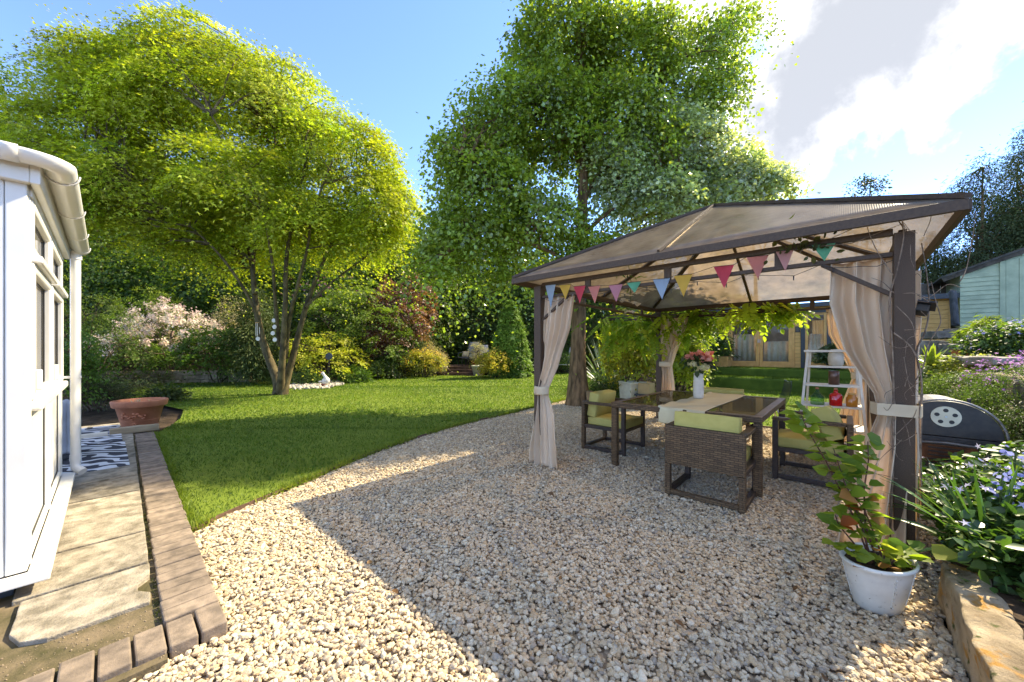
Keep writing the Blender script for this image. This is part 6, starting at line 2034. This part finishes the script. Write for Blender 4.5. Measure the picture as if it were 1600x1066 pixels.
# ---- wisteria hung along the far beam: every compound leaf an object
wis = thing("wisteria_vine", "wisteria with hanging bright green leaves trailing along the far gazebo beam", "vine", (7.5, 2.4, 2.05))
def compound(seed, col):
    r_ = np.random.default_rng(seed)
    P, N, T, S = [], [], [], []
    for k in range(6):
        u = k / 5.5
        px = np.array([0, .03 + .24 * u, -.06 * u * u])
        for s in (-1, 1):
            P.append(px); T.append([s * .9, .45, -.35]); N.append([s * .1 + .1 * r_.normal(), .2, 1]); S.append(.085 * (1 - .25 * u))
    P.append(np.array([0, .28, -.07])); T.append([0, 1, -.4]); N.append([0, .3, 1]); S.append(.085)
    C = np.array([col]) * (1 + .12 * r_.normal(size=(len(P), 1)))
    return leaf_mesh("leaf", np.array(P), np.array(N, float), np.array(T, float), np.array(S), C.clip(0, .9), LEAF_THIN, 'oval')
cmps = [compound(i, c) for i, c in enumerate([(.27, .36, .03), (.33, .40, .035), (.20, .30, .028), (.40, .44, .06), (.28, .37, .04), (.17, .26, .025)])]
mb = MB()
for k in range(4):
    pts = [(7.5 + .04 * math.sin(i * 1.3 + k), 4.1 - i * .2, 2.02 + .05 * math.sin(i * .9 + k * 2) + (.02 * k)) for i in range(18)]
    mb.tube([Vector(p) - Vector((7.5, 2.4, 2.05)) for p in pts], .012, 6)
mb.build("stem", M_TWIG, wis)
for i in range(240):
    y = .55 + 3.6 * rng.random() ** .9
    hang = .74 * (.22 + .78 * min(1, max(0, (y - .9) / 2.0)) ** 1.3)
    z = 2.16 - hang * rng.random() ** 1.2
    x = 7.62 + rng.normal() * .22
    az = rng.random() * 6.28; s = .95 + .65 * rng.random()
    o = bpy.data.objects.new("leaf", cmps[rng.integers(6)]); COL.objects.link(o); o.parent = wis
    o.location = Vector((x, y, z)) - Vector((7.5, 2.4, 2.05))
    o.rotation_euler = Euler((-.2 - .9 * rng.random(), .3 * rng.normal(), az)); o.scale = (s, s, s)
# lower wisteria growth by the trunk
wil = thing("flower_spray", "spray of large white artificial lilies hanging from the bunting", "flowers", onx(985, 470, 4.6))
for k, (x, y) in enumerate(((978, 462), (1004, 458), (998, 474), (984, 486), (1012, 452), (972, 470))):
    c = onx(x, y, 4.6) - wil.location
    c0 = Vector(c)
    n = 6
    P = np.tile(np.array(c0)[None], (n, 1)); T = unit(np.array([[math.cos(a), math.sin(a), .5] for a in np.linspace(0, 5.2, n)]) @ np.array(Matrix.Rotation(.9 * k, 3, 'X').to_3x3()))
    leaf_obj("lily", P, rdir(n) * .3 + np.array([0, 0, 1.]), T, np.full(n, .11), np.tile([[.78, .74, .66]], (n, 1)), PETAL, 'oval', wil)
MB().tube([(0, 0, .0), (.02, 0, .25), (0, .03, .5)], .004, 6).build("stem", mat_stem, wil)
gp = [Vector((0, 0, .35)), Vector((.02, .03, .2))]
P, N, T, idx = sprays(np.array([tuple(p) for p in gp]), rdir(2), 14, .12, .6, .3)
leaf_obj("leaf_spray", P, N, T, .08 + .03 * rng.random(len(P)), tint(idx, 2, [(.06, .12, .04), (.1, .16, .05)]), LEAF, 'narrow', wil)

# bare climber on the near post
vin = thing("climbing_vine", "bare twining vine stems growing up the near speckled post", "vine", (3.62, -.36, 0))
mb = MB()
def vstem(px, X, r):
    pts = [onx(x, y, X) - Vector((3.62, -.36, 0)) for x, y in px]
    mb.tube(smooth(pts, 5), [r * (1 - .6 * i / (len(px) * 5 - 4)) for i in range(len(px) * 5 - 4)], 6)
for px, X, r in (([(1440, 800), (1438, 700), (1440, 600), (1432, 550), (1445, 520), (1452, 480), (1448, 430), (1440, 380)], 3.72, .007), ([(1390, 840), (1396, 700), (1395, 560), (1390, 470), (1402, 420), (1412, 360), (1390, 335)], 3.52, .007),
                 ([(1396, 520), (1425, 545), (1440, 590), (1436, 660), (1440, 760)], 3.50, .005), ([(1395, 630), (1420, 605), (1440, 580), (1450, 540), (1462, 520), (1470, 500), (1462, 470), (1455, 440)], 3.6, .005),
                 ([(1399, 680), (1425, 655), (1432, 640)], 3.5, .003), ([(1400, 478), (1425, 505), (1432, 545)], 3.5, .003), ([(1420, 460), (1450, 465), (1480, 445), (1502, 450)], 3.8, .004), ([(1395, 430), (1375, 400), (1362, 375), (1350, 340)], 3.5, .004),
                 ([(1500, 440), (1510, 420), (1520, 370), (1525, 330)], 3.6, .003), ([(1280, 385), (1330, 380), (1370, 365), (1410, 350)], 3.55, .004), ([(1300, 372), (1350, 350), (1400, 335), (1440, 322)], 3.40, .003), ([(1250, 395), (1262, 375), (1256, 360)], 3.55, .003)):
    vstem(px, X, r)
for i in range(26):
    y0 = 340 + 420 * rng.random(); x0 = 1396 + 50 * rng.random()
    x1, y1 = x0 + rng.normal() * 28, y0 + rng.normal() * 28
    vstem([(x0, y0), ((x0 + x1) / 2 + rng.normal() * 6, (y0 + y1) / 2 + rng.normal() * 6), (x1, y1)], 3.5, .0022)
mb.build("stem", mat("dry_vine", (.30, .22, .15), (.12, .085, .06), 30, .9, .1, .3), vin)
P = np.array([tuple(onx(1250 + rng.normal() * 26, 378 + rng.normal() * 14, 3.54) - Vector((3.62, -.36, 0))) for _ in range(60)])
leaf_obj("foliage", P, rdir(60), rdir(60), .03 + .03 * rng.random(60), np.array([[.07, .08, .03]] * 60), LEAF, 'oval', vin)

# ---- planted bed on the right
def carpet(name, label, x0, x1, y0, y1, zf, n, ls, cols, shape='oval', lm_=LEAF_GLOSS, up=1.0, flowers=None, lay=.18, kind='stuff', cat='ground cover'):
    x = rng.uniform(x0, x1, n); y = rng.uniform(y0, y1, n)
    z = np.array([zf(a, b_) for a, b_ in zip(x, y)]) - lay * rng.random(n) ** 1.5
    P = np.stack([x, y, z], 1)
    N = unit(rng.normal(size=(n, 3)) * .55 + np.array([0, 0, up]))
    C = np.array(cols)[rng.integers(0, len(cols), n)] * (1 + .18 * rng.normal(size=(n, 1)))
    o = tag(leaf_obj(name, P, N, rdir(n), ls * (.6 + .7 * rng.random(n)), C.clip(.005, .9), lm_, shape), label, cat, None, kind)
    if flowers:
        k, fc, fs = flowers
        x = rng.uniform(x0, x1, k); y = rng.uniform(y0, y1, k)
        z = np.array([zf(a, b_) for a, b_ in zip(x, y)]) + .03
        tag(leaf_obj("blossom", np.stack([x, y, z], 1), unit(rng.normal(size=(k, 3)) * .5 + np.array([-.5, .2, .7])), rdir(k), fs * (.8 + .4 * rng.random(k)), np.array(fc)[rng.integers(0, len(fc), k)], PETAL, 'petal5', o), kind='stuff')
    return o
def vz(x, y):
    t = min(max((x - 2.3) / .9, 0), 1)
    e = min(1, max(0, (-.48 - y) / .35))
    return .30 + .40 * t * (.45 + .55 * e) + .06 * mnoise.noise(Vector((x * 4, y * 4, 1)))
carpet("periwinkle_carpet", "mass of glossy periwinkle leaves with small mauve flowers beside the near post", 2.75, 4.35, -1.9, -.42, vz, 7200, .062, [(.06, .12, .025), (.09, .16, .03), (.045, .095, .022), (.14, .2, .04)], flowers=(46, [(.50, .48, .72), (.60, .58, .78), (.66, .62, .72)], .06), lay=.34)
carpet("ground_cover", "low green ground cover behind the stone kerb", 1.3, 2.8, -1.8, -.56, lambda x, y: .30 + .08 * mnoise.noise(Vector((x * 3, y * 3, 2))), 900, .055, [(.05, .10, .022), (.08, .14, .03)], lay=.15)
for i, (x, y, d, L, n) in enumerate(((1545, 905, 1.95, .55, 30), (1590, 880, 2.1, .5, 24), (1500, 850, 2.25, .45, 18))):
    q = at(x, d, .22)
    spiky("bluebell_plant", ["clump of long strap leaves arching over the stone kerb end", "strap leaved bluebell clump at the edge of the picture", "strap leaved clump between the near post and the kerb"][i], q, n, L, .035, [(.09, .17, .035), (.12, .2, .04), (.07, .14, .03)], .9, "bluebell clumps in the bed")
def bluebell(x, ytop, d, lab):
    b0_ = at(x, d, .25); H = hgt(ytop, d) - .25
    t = thing("bluebell_flower", lab, "flower", b0_, 0, "bluebell spikes in the bed")
    MB().tube([(0, 0, 0), (.01, .01, H * .6), (.0, .0, H)], [.007, .006, .004], 6).build("stem", mat_stem, t)
    n = 26
    z = H - .16 * rng.random(n); a = rng.random(n) * 6.28; r_ = .015 + .03 * rng.random(n)
    P = np.stack([r_ * np.cos(a), r_ * np.sin(a), z], 1)
    bo = leaf_obj("bell", P, rdir(n), unit(np.stack([np.cos(a), np.sin(a), .1 * rng.normal(size=n)], 1)), .034 * (.7 + .5 * rng.random(n)), np.array([(.26, .28, .62), (.34, .36, .70), (.45, .46, .75)])[rng.integers(0, 3, n)], PETAL, 'oval', t)
    tag(bo, kind='stuff')
bluebell(1588, 700, 2.15, "tallest blue bluebell spike at the edge above the strap leaves")
bluebell(1550, 722, 2.35, "fading bluebell spike in front of the barbecue")
bluebell(1568, 735, 2.0, "bluebell spike between the strap leaves near the stone kerb")

# rockery: stacked stones and cushions of flowers
rock = thing("rockery_wall", "weathered rockery wall of stacked stones behind the barbecue", "wall", (0, 0, 0))
i = 0
for row in range(4):
    x = 4.2 + .2 * (row % 2)
    while x < 10.2:
        w_ = .45 + .5 * rng.random(); h_ = .27
        e = -1.2 - .06 * row
        m = rough_block(0, w_ - .03, -.30, .02 + .05 * rng.normal(), 0, h_ - .015 + .05 * rng.random(), i * 2.1, .035, 5)
        o = m.build("stone", M_STONE if rng.random() < .6 else M_STONE_GREY, rock); o.location = (x, e, row * .27 - .04); o.rotation_euler = (0, 0, rng.normal() * .05)
        x += w_; i += 1
for (x, y, d, w_, h_, dp_) in ((1478, 556, 7.4, .75, .16, .5), (1450, 533, 9.2, .55, .34, .5), (1480, 534, 9.0, .6, .3, .5), (1497, 538, 8.4, .7, .24, .4), (1545, 558, 5.2, .6, .10, .4), (1472, 590, 6.6, .35, .5, .4), (1470, 518, 10, .6, .2, .5)):
    p = W3(x, y, d)
    m = rough_block(-w_ / 2, w_ / 2, -dp_ / 2, dp_ / 2, -h_, 0, x * .01, .03, 7)
    o = m.build("stone", M_STONE_GREY, rock); o.location = p; o.rotation_euler = (0, 0, .2 + rng.normal() * .3)
trg = thing("stone_trough", "small stone trough on a block against the green shed", "trough", W3(1494, 530, 10.0))
MB().lathe([(0, 0), (.24, 0), (.30, .05), (.34, .28), (.30, .28), (.26, .14), (0, .12)], 20, sx=1.0, sy=.7).build("body", M_STONE, trg)
stt = thing("garden_sack", "dark grey draped sheet hanging against the shed above the trough", "sheet", W3(1493, 508, 10.25))
MB().grid(lambda u, v: ((u - .5) * .5 * (1.0 - .35 * v), .06 * math.sin(u * 12) + .05 * v, -.0 + v * .95 + .03 * math.sin(u * 9)), 24, 20).build("cloth", cloth("dark_tarp", (.10, .105, .115), (.05, .055, .06), .0), stt, solid=.02)

def mound(name, label, x, y, d, w, h, cols, ls, n, shape='oval', fl=None, cat="plant", lm_=LEAF, trail=0.0, group="flowering cushions on the rockery"):
    p = W3(x, y, d)
    t = thing(name, label, cat, p, 0, group)
    lob = [((0, 0, 0), (w, w * .8, h)), ((w * .5, .1, -h * .2), (w * .6, w * .5, h * .7)), ((-w * .5, .05, -h * .1), (w * .6, w * .5, h * .8))]
    if trail: lob += [((0, w * .35, -trail * .5), (w * .9, w * .45, trail * .6)), ((w * .3, w * .3, -trail), (w * .7, w * .4, trail * .5))]
    cp, co = clusters(lob, n, .5, -.9)
    P, N, T, idx = sprays(cp, co, 30, .10, .6, .3)
    leaf_obj("foliage", P, N, T, ls * (.6 + .7 * rng.random(len(P))), tint(idx, n, cols), lm_, shape, t)
    if fl:
        k, fc, fs, zl = fl
        sel = np.where(cp[:, 2] > zl)[0]; fi = rng.choice(sel, k)
        tag(leaf_obj("blossom", cp[fi] + co[fi] * .09 + rng.normal(size=(k, 3)) * .04, unit(co[fi] + rng.normal(size=(k, 3)) * .4), rdir(k), fs * (.7 + .5 * rng.random(k)), np.array(fc)[rng.integers(0, len(fc), k)], PETAL, 'petal5', t), kind='stuff')
    return t
GG = [(.09, .15, .035), (.13, .19, .045), (.06, .11, .025)]
mound("phlox_cushion", "mauve pink phlox cushion trailing over the rockery at the edge", 1585, 600, 3.7, .34, .22, GG, .035, 210, 'narrow', (420, [(.50, .25, .56), (.58, .34, .62), (.45, .2, .5)], .035, -.02), trail=.55)
mound("trailing_plant", "green trailing plant hanging over the rockery face behind the barbecue", 1500, 600, 4.7, .40, .16, GG + [(.18, .22, .06)], .04, 210, 'narrow', trail=.6)
mound("heather_cushion", "dark green trailing cushion below the phlox by the barbecue", 1600, 665, 3.3, .30, .2, [(.05, .09, .02), (.08, .12, .03)], .035, 200, 'narrow', trail=.5)
mound("fern_plant", "light green fern growing in front of the shed", 1540, 522, 8.2, .55, .38, LIME, .13, 90, 'narrow', lm_=LEAF)
mound("flower_cushion", "bushy plant with blue flowers on top of the rockery", 1578, 535, 6.0, .60, .28, GG, .06, 170, 'oval', (90, [(.30, .30, .62), (.4, .38, .66)], .06, -.05))
mound("flower_cushion", "pale green ferny clump beside the blue flowers at the edge", 1620, 525, 6.4, .6, .35, LIME, .08, 130, 'narrow')
mound("sedum_cushion", "yellowish low cushion on the rockery stones", 1515, 568, 5.6, .5, .12, [(.3, .3, .08), (.2, .24, .05)], .04, 120, 'oval')
mound("leafy_plant", "low leafy plants at the foot of the rockery behind the near post", 1462, 590, 6.3, .28, .3, GG, .09, 80, 'narrow')
spiky("hart_fern", "bright upright strap leaves beside the near post on the rockery", W3(1455, 572, 6.0), 16, .42, .075, [(.3, .34, .05), (.22, .28, .04)], .3)
tag(MB().lathe([(0, 0), (.09, 0), (.12, .13), (.13, .14), (.0, .12)], 18).build("plant_pot", M_TERRA, None, W3(1500, 556, 6.9) - Vector((0, 0, .02))), "small terracotta pot standing among the rockery stones", "plant pot")
for k in range(9):
    yv = [1.5, 2.6, 3.4, 4.6, 6, 8, 11, 13, 15][k]
bigx = rng.uniform(5, 24, 9000)
yy_ = -1.7 - (rng.random(9000) ** 1.4) * 9
z_ = np.array([bank_h(a, b_) for a, b_ in zip(bigx, yy_)])
P = np.stack([bigx, yy_, z_ + .05 + .12 * rng.random(9000)], 1)
tag(leaf_obj("undergrowth", P, unit(rng.normal(size=(9000, 3)) * .6 + np.array([0, 0, 1])), rdir(9000), .16 * (.6 + .8 * rng.random(9000)), np.array(GG)[rng.integers(0, 3, 9000)] * (1 + .15 * rng.normal(size=(9000, 1))).clip(.5, 1.5), LEAF, 'narrow'), "mixed low green undergrowth covering the bank behind the rockery", "undergrowth", None, 'stuff')

# dark planting and dry grasses beside the paving, left of the pot
bush("shrub", "straggly dark plant at the paving edge left of the terracotta pot", 150, 8.6, 588, 70, [(.05, .07, .03), (.12, .10, .06), (.07, .09, .03)], 60, 34, .09, 'narrow', group=BG, lift=.3)
bush("shrub", "bright small leaved shrub directly behind the downpipe", 122, 8.0, 500, 44, G1, 50, 34, .08, group=BG)
bush("shrub", "low dry plants along the foot of the stone wall", 215, 14.2, 580, 90, [(.22, .18, .09), (.10, .12, .04)], 60, 26, .1, 'narrow', group=BG, lift=.3)

bush("shrub", "low dark leafy plants at the lawn edge behind the terracotta pot", 262, 9.9, 606, 40, [(.06, .09, .03), (.10, .12, .04)], 50, 30, .08, group=BG, lift=.4)
bush("shrub", "tufty grey green plants between the rug and the low wall", 185, 10.6, 596, 90, [(.09, .12, .05), (.13, .14, .07), (.07, .10, .03)], 80, 34, .10, 'narrow', group=BG, lift=.3)
# fallen leaves and litter on the gravel
n = 70
x = rng.uniform(1.0, 6, n); y = rng.uniform(-.3, 3, n)
P = np.stack([x, y, np.full(n, .012)], 1)
tag(leaf_obj("fallen_leaves", P, unit(rng.normal(size=(n, 3)) * .25 + np.array([0, 0, 1.])), rdir(n), .03 + .03 * rng.random(n), np.array([(.30, .16, .07), (.40, .24, .12), (.18, .10, .05)])[rng.integers(0, 3, n)], LEAF, 'oval'), "a few dry leaves fallen on the gravel", "leaves", None, 'stuff')
